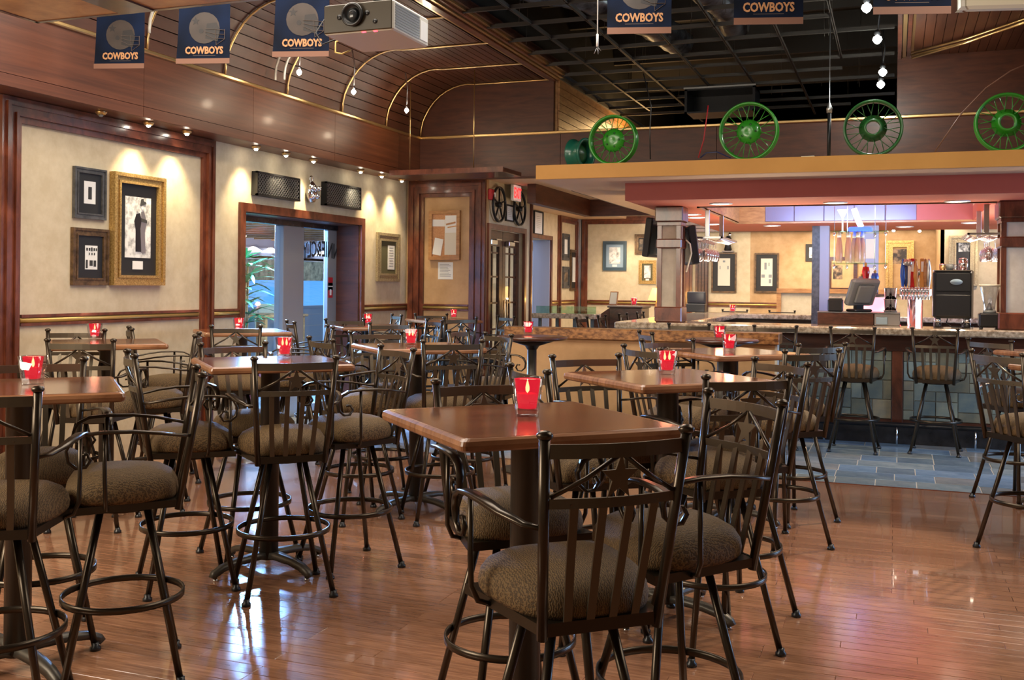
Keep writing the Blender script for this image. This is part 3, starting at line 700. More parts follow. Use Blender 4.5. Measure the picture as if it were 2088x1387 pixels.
c3a, c3b = ony(1655, 560, 14.2)[0], ony(1671, 560, 14.2)[0]
struct('column_rear', MB().mm(c3b, 14.2, 0, at_(1690, 14.2), 14.4, RZ0), 'lav'); struct('column_rear', MB().mm(c3a, 14.21, 0, c3b - .001, 14.4, RZ0), 'greyfr')
c4, c4b = ony(1760, 560, 14.3)[0], ony(1791, 560, 14.3)[0]
t = struct('column_rear', MB().mm(c4, 14.25, 0, c4b, 14.45, RZ0), 'lav')
obj('inset', MB().mm(c4 + .03, 14.235, 1.9, c4b - .04, 14.25, 2.16), 'ivory', t); obj('inset', MB().mm(c4 + .03, 14.235, 1.25, c4b - .04, 14.25, 1.78), 'ivory', t)
# ================================================================== BAR STOOLS
def seat_outline(n=40, k=1.0):
    out = []
    for i in range(n):
        a = 2 * PI * i / n; c, s = math.cos(a), math.sin(a); p = 2 / 3.4
        x = abs(c) ** p * (1 if c > 0 else -1); y = abs(s) ** p * (1 if s > 0 else -1)
        wd = .195 + .028 * y
        out.append((x * wd * k, y * .195 * k + .005))
    return out
def make_stool():
    t = thing('bar_stool', 'x', 'stool')
    n = 40; vs = []; fs = []
    for (k, z) in ((1.0, .682), (1.03, .694), (1.04, .712), (1.015, .738), (.93, .764), (.74, .786), (.40, .799)):
        vs += [(x, y, z) for x, y in seat_outline(n, k)]
    L = 7
    for l in range(L - 1):
        for i in range(n): j = (i + 1) % n; fs.append((l * n + i, l * n + j, (l + 1) * n + j, (l + 1) * n + i))
    vs.append((0, .005, .803)); fs += [((L - 1) * n + i, (L - 1) * n + (i + 1) % n, len(vs) - 1) for i in range(n)]; fs.append(tuple(reversed(range(n))))
    obj('seat_cushion', MB().add(vs, fs, True), 'fabric', t)
    pan = [(-.165, -.19), (.165, -.19), (.222, .195), (-.222, .195)]
    obj('seat_pan', MB().prism(pan, .655, .682, 'z'), 'metal', t)
    obj('swivel_plate', MB().lathe([(.12, .634), (.12, .655), (0, .655)], 20), 'metal', t)
    PB, PT = (.157, -.192, .650), (.190, -.272, 1.145)
    def pp(z, s): q = (z - PB[2]) / (PT[2] - PB[2]); return (s * (PB[0] + q * (PT[0] - PB[0])), PB[1] + q * (PT[1] - PB[1]), z)
    for s in (-1, 1):
        o = obj('back_post', MB().tube([pp(.645, s), pp(.9, s), pp(1.143, s)], .0135, 10), 'metal', t)
        c = pp(1.142, s); obj('post_cap', MB().lathe([(.016, 0), (.020, .006), (.020, .012), (.012, .019), (0, .021)], 12, c), 'metal', o)
    def arcpath(z, bow, n=9):
        a, b = pp(z, -1), pp(z, 1); return [(a[0] + (b[0] - a[0]) * i / n, a[1] - bow * math.sin(PI * i / n), z) for i in range(n + 1)]
    obj('top_rail', MB().bar(arcpath(1.112, .032), .034, .008, (0, 0, 1)), 'flatbar', t)
    obj('middle_rail', MB().bar(arcpath(.985, .028), .024, .007, (0, 0, 1)), 'flatbar', t)
    obj('bottom_rail', MB().bar(arcpath(.668, .0), .032, .008, (0, 0, 1)), 'metal', t)
    yb = lambda z: pp(z, 1)[1] - .028
    for s in (-1, 1): obj('brace', MB().tube([(s * .006, yb(1.10) - .002, 1.100), (s * .085, yb(1.045) + .006, 1.045), (s * .165, pp(1.0, 1)[1] - .002, 1.000)], .0062, 6), 'metal', t)
    st = []
    for k in range(10):
        r = .050 if k % 2 == 0 else .021; a = PI / 2 + k * PI / 5; st.append((r * math.cos(a), r * math.sin(a) * 1.18))
    m = MB().prism(st, -.003, .003, 'y'); q = (PT[1] - PB[1]) / (PT[2] - PB[2])
    m.v = [(x, y + yb(1.045) + z * q, z + 1.045) for x, y, z in m.v]
    obj('star', m, 'flatbar', t)
    for x in (-.108, -.036, .036, .108):
        ya = yb(.985) + .028 * (1 - math.sin(PI * (.5 + x / .36)))
        obj('back_slat', MB().sweep([(x, ya, .985), (x * .93, (ya - .192) / 2 + .002, .82), (x * .84, -.192, .668)], [(-.011, -.003), (.011, -.003), (.011, .003), (-.011, .003)], up=(1, 0, 0), smooth=False), 'flatbar', t)
    for s in (-1, 1):
        a = pp(.925, s)
        P = [a, (s * .212, -.20, .930), (s * .240, -.12, .945), (s * .250, -.03, .955), (s * .252, .07, .956), (s * .252, .135, .950), (s * .252, .175, .930), (s * .252, .193, .895), (s * .252, .186, .855), (s * .252, .160, .832), (s * .252, .128, .834), (s * .252, .112, .858), (s * .252, .124, .880), (s * .252, .146, .878)]
        wds = [.012, .020, .030, .034, .034, .032, .028, .022, .016, .014, .013, .012, .011, .010]
        obj('armrest', MB().sweep(P, lambda i: [(-wds[i] / 2, -.005), (wds[i] / 2, -.005), (wds[i] / 2, .005), (-wds[i] / 2, .005)], up=(1, 0, 0)), 'metal', t)
        obj('arm_support', MB().tube([(s * .195, .055, .664), (s * .232, .060, .675), (s * .250, .062, .715), (s * .252, .065, .80), (s * .252, .067, .951)], .0078, 8), 'metal', t)
    for sx in (-1, 1):
        for sy in (-1, 1):
            o = obj('leg', MB().tube([(sx * .082, sy * .082, .640), (sx * .203, sy * .203, .014)], .0132, 10), 'metal', t)
            obj('foot_cap', MB().lathe([(.022, .0), (.022, .012), (.015, .018), (.015, .03), (0, .03)], 12, (sx * .2045, sy * .2045, 0)), 'blackpl', o)
    rg = [(.222 * math.cos(2 * PI * k / 36), .222 * math.sin(2 * PI * k / 36), .30) for k in range(36)]
    obj('foot_ring', MB().sweep(rg, [(-.012, -.004), (.012, -.004), (.012, .004), (-.012, .004)], closed=True, up=(0, 0, 1)), 'metal', t)
    return t
STOOLS = [
 (-0.800, 2.587, 42, 'near', 'dark metal star-back bar stool nearest the camera, seen from behind, right of centre'),
 (-1.220, 3.280, 222, 'near', 'bar stool across the nearest table, its brown seat showing under the tabletop'),
 (-0.644, 3.143, 135, 'near', 'bar stool right of the nearest table, its star back facing the camera'),
 (-0.710, 4.336, 39, 'mid', 'bar stool with a black star, behind the stool right of the nearest table'),
 (-0.697, 4.835, 136, 'mid', 'bar stool right of the second middle row table, turned to the left'),
 (-0.619, 6.167, 44, 'mid', 'bar stool at the front right of the third middle row table'),
 (-0.621, 6.893, 46, 'mid', 'bar stool standing half behind the front right stool of the third middle row table'),
 (-1.258, 4.758, 225, 'mid', 'bar stool behind the second table of the middle row, against the tan half wall'),
 (-1.251, 4.258, 314, 'mid', 'bar stool seen just right of the largest candle, its back rail lit red'),
 (-1.180, 5.996, 317, 'mid', 'bar stool behind the two-flame candle of the middle row, facing right'),
 (-1.548, 7.840, 298, 'mid', 'narrowly seen bar stool between the two round tables at the tan half wall'),
 (-1.228, 6.493, 220, 'mid', 'bar stool behind the third table of the middle row, facing the camera'),
 (-1.082, 9.971, 11, 'bar', 'bar stool at the bar front, leftmost one clear of the tan half wall'),
 (-0.343, 10.046, 357, 'bar', 'bar stool at the bar front, before the stile left of the slate panels'),
 (0.363, 10.206, 355, 'bar', 'bar stool at the bar front, below the black coffee brewer'),
 (-1.85, 9.98, 4, 'bar', 'bar stool mostly hidden behind the tan half wall, below the left column'),
 (0.748, 6.518, 309, 'right', 'front bar stool of the pair at the right edge of the picture'),
 (0.827, 8.104, 312, 'right', 'rear bar stool of the pair at the right edge of the picture'),
 (-2.875, 2.673, 32, 'left', 'bar stool cut off by the left edge in the foreground, seen from behind'),
 (-2.764, 3.163, 131, 'left', 'bar stool in side view at the left, right of the front left table, facing left'),
 (-3.280, 4.200, 316, 'left', 'bar stool behind the foreground side-view stool, facing right to the second left table'),
 (-4.575, 5.503, 124, 'wall', 'bar stool facing left to the table under the framed pictures, right side'),
 (-5.137, 6.339, 314, 'wall', 'bar stool close to the left wall, right of the gilt framed picture, facing right'),
 (-4.596, 5.003, 24, 'wall', 'bar stool seen from behind in front of the table under the framed pictures'),
 (-5.279, 5.472, 211, 'wall', 'bar stool between the left wall and the table under the framed pictures'),
 (-3.318, 3.295, 228, 'left', 'bar stool behind the front left table, partly hidden by its candle'),
 (-2.792, 4.309, 43, 'left', 'bar stool with a black star, seen from behind at the second left row table'),
 (-2.720, 4.834, 145, 'left', 'bar stool with pale lit star, right of the second left row table'),
 (-3.222, 5.836, 324, 'left', 'bar stool behind the second left row table on the right, facing right'),
 (-3.311, 4.771, 236, 'left', 'bar stool behind the second left row table, its seat seen under the tabletop'),
 (-4.905, 8.138, 313, 'far', 'small-looking bar stool before the grey door post, facing right'),
 (-4.500, 7.093, 127, 'far', 'bar stool before the lettered door pane, seen edge-on, facing left'),
 (-4.756, 6.663, 217, 'far', 'bar stool between the two wall row tables, left of the door frame'),
 (-2.738, 6.028, 40, 'left', 'bar stool seen from behind at the third left row table'),
 (-2.823, 6.608, 141, 'left', 'bar stool with pale lit star, right of the third left row table'),
 (-3.365, 6.442, 220, 'left', 'bar stool behind the third left row table, left of its candle'),
 (-4.431, 8.398, 47, 'far', 'bar stool seen from behind before the table at the door jamb'),
 (-4.870, 8.637, 222, 'far', 'bar stool behind the table at the door jamb, blue lit from the door'),
 (-5.501, 10.263, 133, 'far', 'tiny bar stool under the small gilt picture beside the door'),
 (-4.390, 8.904, 138, 'far', 'bar stool with a bright blue-lit back in front of the cork board pilaster'),
 (-4.517, 10.163, 49, 'far', 'bar stool seen from behind before the cork board wall, blue-black'),
 (-2.881, 7.267, 271, 'left', 'bar stool with plain view of its brace, right of the third left row candle'),
 (-4.285, 10.607, 139, 'far', 'bar stool before the glazed double doors'),
 (-4.980, 10.791, 215, 'far', 'bar stool against the cork board wall, behind the farthest candle'),
 (-2.98, 10.9, 268, 'side', 'first of four small bar stools along the left side of the bar'),
 (-2.98, 11.75, 272, 'side', 'second of four small bar stools along the left side of the bar'),
 (-2.98, 12.75, 269, 'side', 'third of four small bar stools along the left side of the bar'),
 (-2.98, 13.7, 270, 'side', 'fourth and farthest small bar stool along the left side of the bar'),
 (-2.35, 16.0, 180, 'back', 'bar stool across the bar, below the left newspaper frame'),
 (-1.62, 16.0, 182, 'back', 'bar stool across the bar, below the right newspaper frame'),
 (-0.92, 16.0, 178, 'back', 'bar stool across the bar, left of the grey rear column'),
]
GRP = dict(near='stools around the nearest table', mid='stools of the middle row of tables', bar='stools along the bar front', right='stools at the right edge',
           left='stools of the left row of tables', wall='stools along the left wall', far='stools by the patio door', side='stools along the left side of the bar', back='stools behind the bar')
proto = make_stool()
trees = {}
def gather(o, L):
    for ch in [c for c in bpy.data.objects if c.parent == o]: L.append((ch, gather(ch, []))) 
    return L
ptree = gather(proto, [])
def dupl(tree, par):
    for o, sub in tree: c = o.copy(); C.objects.link(c); c.parent = par; dupl(sub, c)
for i, (x, y, a, g, lab) in enumerate(STOOLS):
    if i == 0: t = proto
    else: t = proto.copy(); C.objects.link(t); dupl(ptree, t)
    if g in ('side',): a = a
    t.location = (x, y, .0005); t.rotation_euler = (0, 0, R(a)); tag(t, lab, 'stool', GRP[g])

# ================================================================== SQUARE TABLES
TZ = 1.09
def rrect(h, r, n=4):
    out = []
    for cx, cy, a0 in ((h - r, h - r, 0), (-h + r, h - r, 90), (-h + r, -h + r, 180), (h - r, -h + r, 270)):
        for k in range(n + 1): a = R(a0 + 90 * k / n); out.append((cx + r * math.cos(a), cy + r * math.sin(a)))
    return out
def make_table():
    t = thing('bar_table', 'x', 'table'); H = .36
    vs = []; fs = []; n = 20; prof = [(.010, TZ - .036), (.002, TZ - .030), (0, TZ - .018), (.003, TZ - .006), (.012, TZ)]
    for d, z in prof: vs += [(x, y, z) for x, y in rrect(H - d, .018)]
    for l in range(len(prof) - 1):
        for i in range(n): j = (i + 1) % n; fs.append((l * n + i, l * n + j, (l + 1) * n + j, (l + 1) * n + i))
    fs.append(tuple(reversed(range(n))))
    o = obj('table_edge', MB().add(vs, fs + [tuple(range(4 * n, 5 * n))]), 'tableedge', t)
    obj('tabletop', MB().add([(x, y, TZ - .0005) for x, y in rrect(H - .02, .018)] + [(x, y, TZ + .0007) for x, y in rrect(H - .0215, .018)],
        [tuple(reversed(range(n))), tuple(range(n, 2 * n))] + [(i, (i + 1) % n, n + (i + 1) % n, n + i) for i in range(n)]), 'table', t)
    pedestal(t, .049, .34, TZ - .037, R(25)); return t
def pedestal(t, r, reach, top, rot):
    obj('pole', MB().lathe([(r, .055), (r, top - .02), (r * 2.4, top - .012), (r * 2.6, top)], 24), 'pole', t)
    for k in range(4):
        a = rot + k * PI / 2; c, s = math.cos(a), math.sin(a)
        P = [(c * q, s * q, z) for q, z in ((.0, .075), (.08, .078), (.20, .072), (reach - .06, .058), (reach - .01, .036), (reach, .018))]
        wds = [.07, .062, .05, .045, .04, .034]
        o = obj('base_foot', MB().sweep(P, lambda i: [(-wds[i] / 2, -.014), (wds[i] / 2, -.014), (wds[i] / 2 - .006, .016), (-wds[i] / 2 + .006, .016)], up=(-s, c, 0)), 'pole', t)
        obj('leveller', MB().lathe([(.014, 0), (.014, .01), (.005, .012), (.005, .03), (0, .03)], 10, (c * (reach - .02), s * (reach - .02), 0)), 'chrome', o)
TABLES = [
 (-1.065, 2.991, 'square wooden bar table nearest the camera, reflecting the largest candle'),
 (-0.973, 4.660, 'square wooden bar table second from the front in the middle row, carrying the two-flame candle'),
 (-0.987, 6.671, 'square wooden bar table third in the middle row, nearest the tan half wall'),
 (-3.161, 3.040, 'square wooden bar table cut off by the left edge in the foreground, pale with reflections'),
 (-3.068, 4.596, 'square wooden bar table second in the left row, with a pale lit left edge'),
 (-2.988, 6.194, 'square wooden bar table third in the left row, left of the centre'),
 (-4.985, 5.528, 'square wooden bar table at the left wall under the framed pictures'),
 (-5.228, 7.393, 'square wooden bar table at the left wall just left of the patio door'),
 (-4.841, 8.936, 'square wooden bar table near the right jamb of the patio door'),
 (-4.973, 11.0, 'square wooden bar table farthest away, before the cork board wall'),
 (1.10, 6.38, 'wooden bar table at the right edge of the picture, nearer of the two'),
 (1.14, 7.80, 'wooden bar table at the right edge of the picture, behind the nearer one'),
]
tp = make_table(); ttree = gather(tp, [])
for i, (x, y, lab) in enumerate(TABLES):
    if i == 0: t = tp
    else: t = tp.copy(); C.objects.link(t); dupl(ttree, t)
    t.location = (x, y, 0); t.rotation_euler = (0, 0, R(45)); tag(t, lab, 'table', 'square wooden bar tables')
for i, (x, y, lab) in enumerate(((-2.76, 7.86, 'small round dark pub table left of the centre, against the tan half wall'), (-1.29, 8.25, 'small round dark pub table right of the centre, against the tan half wall'))):
    t = thing('round_table', lab, 'table', (x, y, 0), 0, 'round pub tables')
    obj('tabletop', MB().lathe([(.0, 1.055), (.27, 1.058), (.287, 1.066), (.29, 1.078), (.284, 1.088), (.27, 1.09), (0, 1.09)], 36), 'darkwood', t)
    obj('bracket', MB().lathe([(.04, .98), (.06, 1.01), (.20, 1.055), (0, 1.055)], 24), 'blackm', t)
    obj('pole', MB().lathe([(.038, .04), (.038, 1.0)], 20), 'pole', t)
    obj('base', MB().lathe([(.24, 0), (.24, .012), (.20, .022), (.06, .04), (0, .05)], 32), 'pole', t)

# ================================================================== CANDLES
def make_candle(flames):
    t = thing('candle', 'x', 'candle')
    def sq(h, r): return rrect(h, r, 3)
    n = 16; vs = []; fs = []
    for h, z in ((.032, .0), (.034, .004), (.046, .112), (.0425, .112), (.0325, .018)): vs += [(x, y, z) for x, y in sq(h, h * .35)]
    for l in range(4):
        for i in range(n): j = (i + 1) % n; fs.append((l * n + i, l * n + j, (l + 1) * n + j, (l + 1) * n + i))
    fs += [tuple(reversed(range(n))), tuple(range(4 * n, 5 * n))]
    obj('glass_cup', MB().add(vs, fs, True), 'glass', t)
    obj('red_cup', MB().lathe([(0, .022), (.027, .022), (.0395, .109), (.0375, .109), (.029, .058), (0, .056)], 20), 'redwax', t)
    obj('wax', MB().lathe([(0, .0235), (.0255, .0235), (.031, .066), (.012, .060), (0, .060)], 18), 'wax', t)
    for k in range(flames):
        x = (k - (flames - 1) / 2) * .022
        obj('flame', MB().lathe([(0, .066), (.0055, .074), (.006, .084), (.003, .098), (0, .108)], 10, (x, 0, 0)), 'fire', t)
    return t
cproto = {1: make_candle(1), 2: make_candle(2)}; ctree = {k: gather(v, []) for k, v in cproto.items()}; cused = {}
CAND = [(1075, 848, TZ, 1, 'largest glass candle cup glowing red on the nearest table', 1.06),
 (1360, 764, TZ, 2, 'red glass candle with two flames on the second table of the middle row', 1),
 (1487, 717, TZ, 1, 'red glass candle on the third table of the middle row', 1), (1467, 694, TZ, 1, 'red glass candle on the right round table, half hidden by the one in front', 1),
 (67, 784, TZ, 1, 'red glass candle on the front left table at the left edge', 1), (580, 730, TZ, 2, 'red glass candle with two flames on the second left row table', 1),
 (838, 706, TZ, 2, 'red glass candle with a bright right edge on the third left row table', 1), (193, 692, TZ, 1, 'red glass candle on the table under the framed pictures', 1),
 (487, 675, TZ, 1, 'red glass candle left of the patio door', 1), (750, 663, TZ, 2, 'red glass candle on the table by the right door jamb', 1),
 (925, 650, TZ, 1, 'red glass candle farthest away, before the cork board wall', 1), (1077, 683, TZ, 2, 'red glass candle on the left round table', 1)]
for px, py, z, fl_, lab, sc in CAND:
    x, y = onz(px, py, z)
    t = cproto[fl_] if fl_ not in cused else cproto[fl_].copy()
    if fl_ in cused: C.objects.link(t); dupl(ctree[fl_], t)
    cused[fl_] = 1
    t.location = (x, y, z + .001); t.scale = (sc, sc, sc); t.rotation_euler = (0, 0, R(20)); tag(t, lab, 'candle', 'red candles on the tables')
    light('POINT', (x, y, z + .13), .9, (1, .30, .16), .03, name='candle_light')
    
# ================================================================== HALF WALL, BAR
px0, px1, PY = -3.36, -.90, 8.78
hw = struct('wall_half', MB().mm(px0 + .03, PY + .05, 0, px1 - .04, PY + .20, 1.03), 'tan')
obj('granite_cap', MB().bev(px0, PY, 1.025, px1, PY + .26, 1.12, .006), 'granbr', hw)
obj('end_trim', MB().mm(px1 - .04, PY + .05, 0, px1 - .02, PY + .20, 1.025), 'whitepl', hw)
BF = 10.62   # bar front face
BL, BRX = -2.72, 5.0
b = bpy.data.objects.new('bar', None); C.objects.link(b); tag(b, 'long bar with granite top, slate tiled front and black kickboard', 'bar counter')
obj('carcass', MB().mm(BL + .35, BF + .05, 0, BRX, BF + .12, 1.06).mm(BL + .35, BF + .12, 0, BL + .42, 15, 1.06).mm(BL + .42, 14.9, 0, BRX, 15, 1.06), 'darkwood', b)
obj('countertop', MB().bev(BL, 10.30, 1.065, BRX, 10.98, BT, .012), 'granite', b)
obj('countertop', MB().bev(BL, 10.981, 1.065, BL + .66, 14.6, BT, .012), 'granite', b)
obj('countertop', MB().bev(BL, 14.601, 1.065, BRX, 15.3, BT, .012), 'granite', b)
obj('worktop', MB().bev(BL + .7, 12.2, .98, BRX - .5, 13.2, 1.04, .01), 'granite', b)
obj('worktop_front', MB().mm(BL + .75, 12.25, 0, BRX - .5, 13.15, .98), 'steel', b)
obj('inner_shelf', MB().mm(BL + .7, 10.99, .86, BRX, 11.4, .90), 'steel', b)
obj('apron', MB().mm(BL + .34, BF + .0, .90, BRX, BF + .05, 1.065), 'mahogH', b)
obj('plinth_rail', MB().mm(BL + .34, BF, .17, BRX, BF + .05, .235), 'mahogH', b)
obj('kickboard', MB().mm(BL + .34, BF + .012, .0, BRX, BF + .05, .17), 'slateblk', b)
SX_ = [-2.37, -1.33, .03, 1.4, 2.77]
for x in SX_: obj('stile', MB().bev(x - .05, BF - .012, .17, x + .05, BF + .05, .90, .004), 'mahog', b)
fr_ = MB().tube([(BL + .4, 10.50, .20), (4.9, 10.50, .20)], .024, 10)
fr = obj('foot_rail', fr_, 'blackm', b)
for x in (-1.9, -.64, .03, .72, 2.0): obj('rail_bracket', MB().tube([(x, 10.50, .20), (x, 10.50, .09), (x, 10.50, .0)], .009, 8).tube([(x, 10.50, .2), (x, BF + .02, .2)], .01, 6), 'chrome', fr)
cache = {}
backing = MB()
for x0, x1 in zip(SX_, SX_[1:4]):
    x0 += .052; x1 -= .052; u = .098
    backing.mm(x0, BF + .03, .235, x1, BF + .048, .90)
    nx = int(math.ceil((x1 - x0) / u)); nz = 7; occ = [[0] * nz for _ in range(nx)]
    for j in range(nz):
        for i in range(nx):
            if occ[i][j]: continue
            opts = [(1, 1)]
            if i + 1 < nx and not occ[i + 1][j]: opts += [(2, 1)]
            if i + 1 < nx and j + 1 < nz and not occ[i + 1][j] and not occ[i][j + 1] and not occ[i + 1][j + 1]: opts += [(2, 2), (2, 2)]
            if j + 1 < nz and not occ[i][j + 1]: opts += [(1, 2)]
            a, c = random.choice(opts)
            for p in range(a):
                for q in range(c): occ[i + p][j + q] = 1
            tx0 = x0 + i * u; tx1 = min(x0 + (i + a) * u, x1); z0 = .236 + j * .0945; z1 = z0 + c * .0945
            if tx1 - tx0 < .02: continue
            k = (round(tx1 - tx0, 3), c)
            if k not in cache: cache[k] = MB().bev(.0035, 0, .0035, k[0] - .0035, .022, z1 - z0 - .0035, .002).mesh('tile'); cache[k].materials.append(M['slate'])
            o = bpy.data.objects.new('tile', cache[k]); C.objects.link(o); o.parent = b; o.location = (tx0, BF + .010 + random.uniform(0, .004), z0)
obj('tile_backing', backing, 'grout', b)
# ================================================================== PICTURES
def picture(wall, plane, px0, py0, px1, py1, label, frame='bronzefr', fw=.05, mat='black', mw=.25, prnt='photo', depth=.03, plaque=False, cat='picture', group=None, pts=None, pr=None, extra=None):
    # wall: 'x' (on the left wall side, facing +x) or 'y' (facing the camera)
    if wall == 'x':
        y0, za = onx(px0, (py0 + py1) / 2, plane)[0], 0; y1 = onx(px1, (py0 + py1) / 2, plane)[0]
        zt = onx((px0 + px1) / 2, py0, plane)[1]; zb = onx((px0 + px1) / 2, py1, plane)[1]
        W = y1 - y0; loc = (plane + .001, y0 + W / 2, zb); rz = E90
    else:
        x0 = ony(px0, (py0 + py1) / 2, plane)[0]; x1 = ony(px1, (py0 + py1) / 2, plane)[0]
        zt = ony((px0 + px1) / 2, py0, plane)[1]; zb = ony((px0 + px1) / 2, py1, plane)[1]
        W = x1 - x0; loc = (x0 + W / 2, plane - .001, zb); rz = 0
    H = zt - zb
    t = thing('framed_picture', label, cat, loc, rz, group)
    fw_ = min(fw, W * .3)
    m = MB()
    for (w0, w1, d) in ((0, .35, depth), (.35, .75, depth * .7), (.75, 1, depth * .9)):
        a, c = w0 * fw_, w1 * fw_
        m.mm(-W / 2 + a, -d, a, W / 2 - a, 0, c).mm(-W / 2 + a, -d, H - c, W / 2 - a, 0, H - a).mm(-W / 2 + a, -d, c, -W / 2 + c, 0, H - c).mm(W / 2 - c, -d, c, W / 2 - a, 0, H - c)
    obj('frame', m, frame, t)
    obj('mount', MB().mm(-W / 2 + fw_, -depth * .4, fw_, W / 2 - fw_, 0, H - fw_), mat, t)
    if pr is None: g = (W - 2 * fw_) * mw; pr = (-W / 2 + fw_ + g, fw_ + g * 1.15, W / 2 - fw_ - g, H - fw_ - g * .9)
    else: pr = (-W / 2 + W * pr[0], H * pr[1], -W / 2 + W * pr[2], H * pr[3])
    o = obj('print', MB().mm(pr[0], -depth * .4 - .003, pr[1], pr[2], -depth * .4, pr[3]), prnt, t)
    if plaque: obj('plaque', MB().mm(-W * .10, -depth * .4 - .003, pr[1] - H * .105, W * .10, -depth * .4, pr[1] - H * .03), 'white', t)
    if extra: extra(t, o, pr, -depth * .4 - .004)
    return t
def lines(n, mat='ink', frac=(.15, .9), wide=.7):
    def f(t, o, pr, y):
        m = MB(); w_, h_ = pr[2] - pr[0], pr[3] - pr[1]
        for k in range(n):
            z = pr[1] + h_ * (frac[0] + (frac[1] - frac[0]) * k / max(1, n - 1)); a = w_ * (1 - wide * random.uniform(.75, 1)) / 2
            m.mm(pr[0] + a, y - .001, z, pr[2] - a, y, z + h_ * .012)
        obj('printed_lines', m, mat, o)
    return f
def spots(L, mat='ink'):
    def f(t, o, pr, y):
        m = MB(); w_, h_ = pr[2] - pr[0], pr[3] - pr[1]
        for a, c, d, e in L: m.mm(pr[0] + a * w_, y - .001, pr[1] + c * h_, pr[0] + d * w_, y, pr[1] + e * h_)
        m = obj('printed_images', m, mat, o); m['kind'] = 'stuff'
    return f
def couple(t, o, pr, y):
    w_, h_ = pr[2] - pr[0], pr[3] - pr[1]
    def P(L, mat, k): 
        obj('print_figure', MB().prism([(pr[0] + a * w_, pr[1] + c * h_) for a, c in L], y - .0008 * k, y, 'y'), mat, o)
    P([(.40, .10), (.62, .10), (.58, .48), (.62, .62), (.56, .74), (.42, .72), (.34, .60), (.40, .46)], 'helmdk', 2)      # long skirt and jacket
    P([(.62, .08), (.80, .08), (.76, .42), (.82, .62), (.72, .78), (.60, .76), (.60, .46)], 'steel', 1)                    # light suit
    P([(.60, .60), (.84, .58), (.84, .63), (.60, .66)], 'ink', 3)
    for cx, cz, mt in ((.49, .78, 'photolt'), (.66, .83, 'photolt')):
        P([(cx + .055 * math.cos(a * PI / 4), cz + .035 * math.sin(a * PI / 4)) for a in range(8)], mt, 4)
    P([(.56, .86), (.80, .90), (.78, .93), (.70, .94), (.68, .98), (.60, .97), (.58, .91)], 'ink', 5)
picture('x', WX, 147, 343, 212, 447, 'small dark grey frame with one tiny portrait, upper left beside the gilt frame', 'greyfr', .045, 'black', .28, 'white', extra=spots([(.35, .2, .65, .75)]), group='framed pictures in the left wall panel', pr=(.32, .30, .68, .74))
picture('x', WX, 143, 466, 217, 582, 'small bronze frame with rows of little portraits, lower left beside the gilt frame', 'bronzefr', .06, 'black', .28, 'white', extra=spots([(.08, .78, .2, .9), (.28, .78, .4, .9), (.46, .76, .58, .92), (.66, .78, .78, .9), (.85, .78, .95, .9), (.28, .6, .36, .7), (.5, .6, .58, .7), (.7, .6, .78, .7), (.05, .05, .2, .4), (.35, .15, .6, .38), (.68, .12, .88, .38)]), group='framed pictures in the left wall panel', pr=(.36, .28, .70, .70))
picture('x', WX, 222, 357, 327, 582, 'tall gilt double frame with a photograph of a standing couple on the left wall', 'giltfr', .085, 'black', .2, 'photolt', depth=.06, plaque=True, extra=couple, group='framed pictures in the left wall panel', pr=(.25, .25, .75, .80))
picture('x', WX, 766, 476, 812, 574, 'antique gold frame with a letter beside the patio door', 'silverfr', .10, 'greenmat', .2, 'white', extra=lines(8), pr=(.48, .25, .78, .75))
# cork board and notices
x0, zt = ony(875, 430, CY - .04); x1, zb = ony(937, 530, CY - .04)
t = thing('cork_board', 'oak framed cork notice board pinned with papers between the brown pilasters', 'notice board', ((x0 + x1) / 2, CY - .002, zb))
W, H = x1 - x0, zt - zb; e = .045
obj('frame', MB().mm(-W / 2, -.05, 0, W / 2, 0, e).mm(-W / 2, -.05, H - e, W / 2, 0, H).mm(-W / 2, -.05, e, -W / 2 + e, 0, H - e).mm(W / 2 - e, -.05, e, W / 2, 0, H - e), 'oakwood', t)
obj('cork_panel', MB().mm(-W / 2 + e, -.02, e, W / 2 - e, 0, H - e), 'cork', t)
for k, (a, c, d, f_, mt, rot) in enumerate(((-.40, .68, .05, .82, 'white', -.02), (.0, .10, .40, .84, 'cream', .0), (.02, .55, .42, .90, 'white', .01), (-.40, .10, -.12, .44, 'white', -.18), (.05, .72, .36, .755, 'oakwood', .2), (.10, .66, .38, .68, 'amber', .15))):
    o = thing('notice', ['white paper strip pinned at the upper left of the cork board', 'long cream sheet at the lower right of the cork board', 'white sheet at the upper right of the cork board', 'small white sheet pinned askew at the lower left of the cork board', 'brown paper slip pinned aslant across the cork board', 'thin yellow slip pinned aslant across the cork board'][k], 'paper', ((x0 + x1) / 2 + (a + d) / 2 * W, CY - .024 - .002 * k, zb + c * H), 0, 'papers on the cork board')
    m = MB(); hh = (f_ - c) * H; ww = (d - a) * W / 2
    pts = [(-ww, 0), (ww, 0), (ww, hh), (-ww, hh)]; pts = [(p * math.cos(rot) - q * math.sin(rot), p * math.sin(rot) + q * math.cos(rot)) for p, q in pts]
    obj('sheet', MB().prism(pts, -.0012, 0, 'y'), mt, o)
xa_, za_ = ony(893, 535, CY - .01); xb_, zb_ = ony(923, 570, CY - .01)
o = thing('notice', 'white printed notice taped to the wall below the cork board', 'paper', ((xa_ + xb_) / 2, CY - .002, zb_))
obj('sheet', MB().mm(-(xb_ - xa_) / 2, -.002, 0, (xb_ - xa_) / 2, 0, za_ - zb_), 'white', o)
m = MB()
for k in range(9): m.mm(-(xb_ - xa_) * .38, -.003, .04 + k * (za_ - zb_ - .07) / 8, (xb_ - xa_) * random.uniform(.15, .38), -.002, .046 + k * (za_ - zb_ - .07) / 8)
obj('printed_lines', m, 'greypl', o)
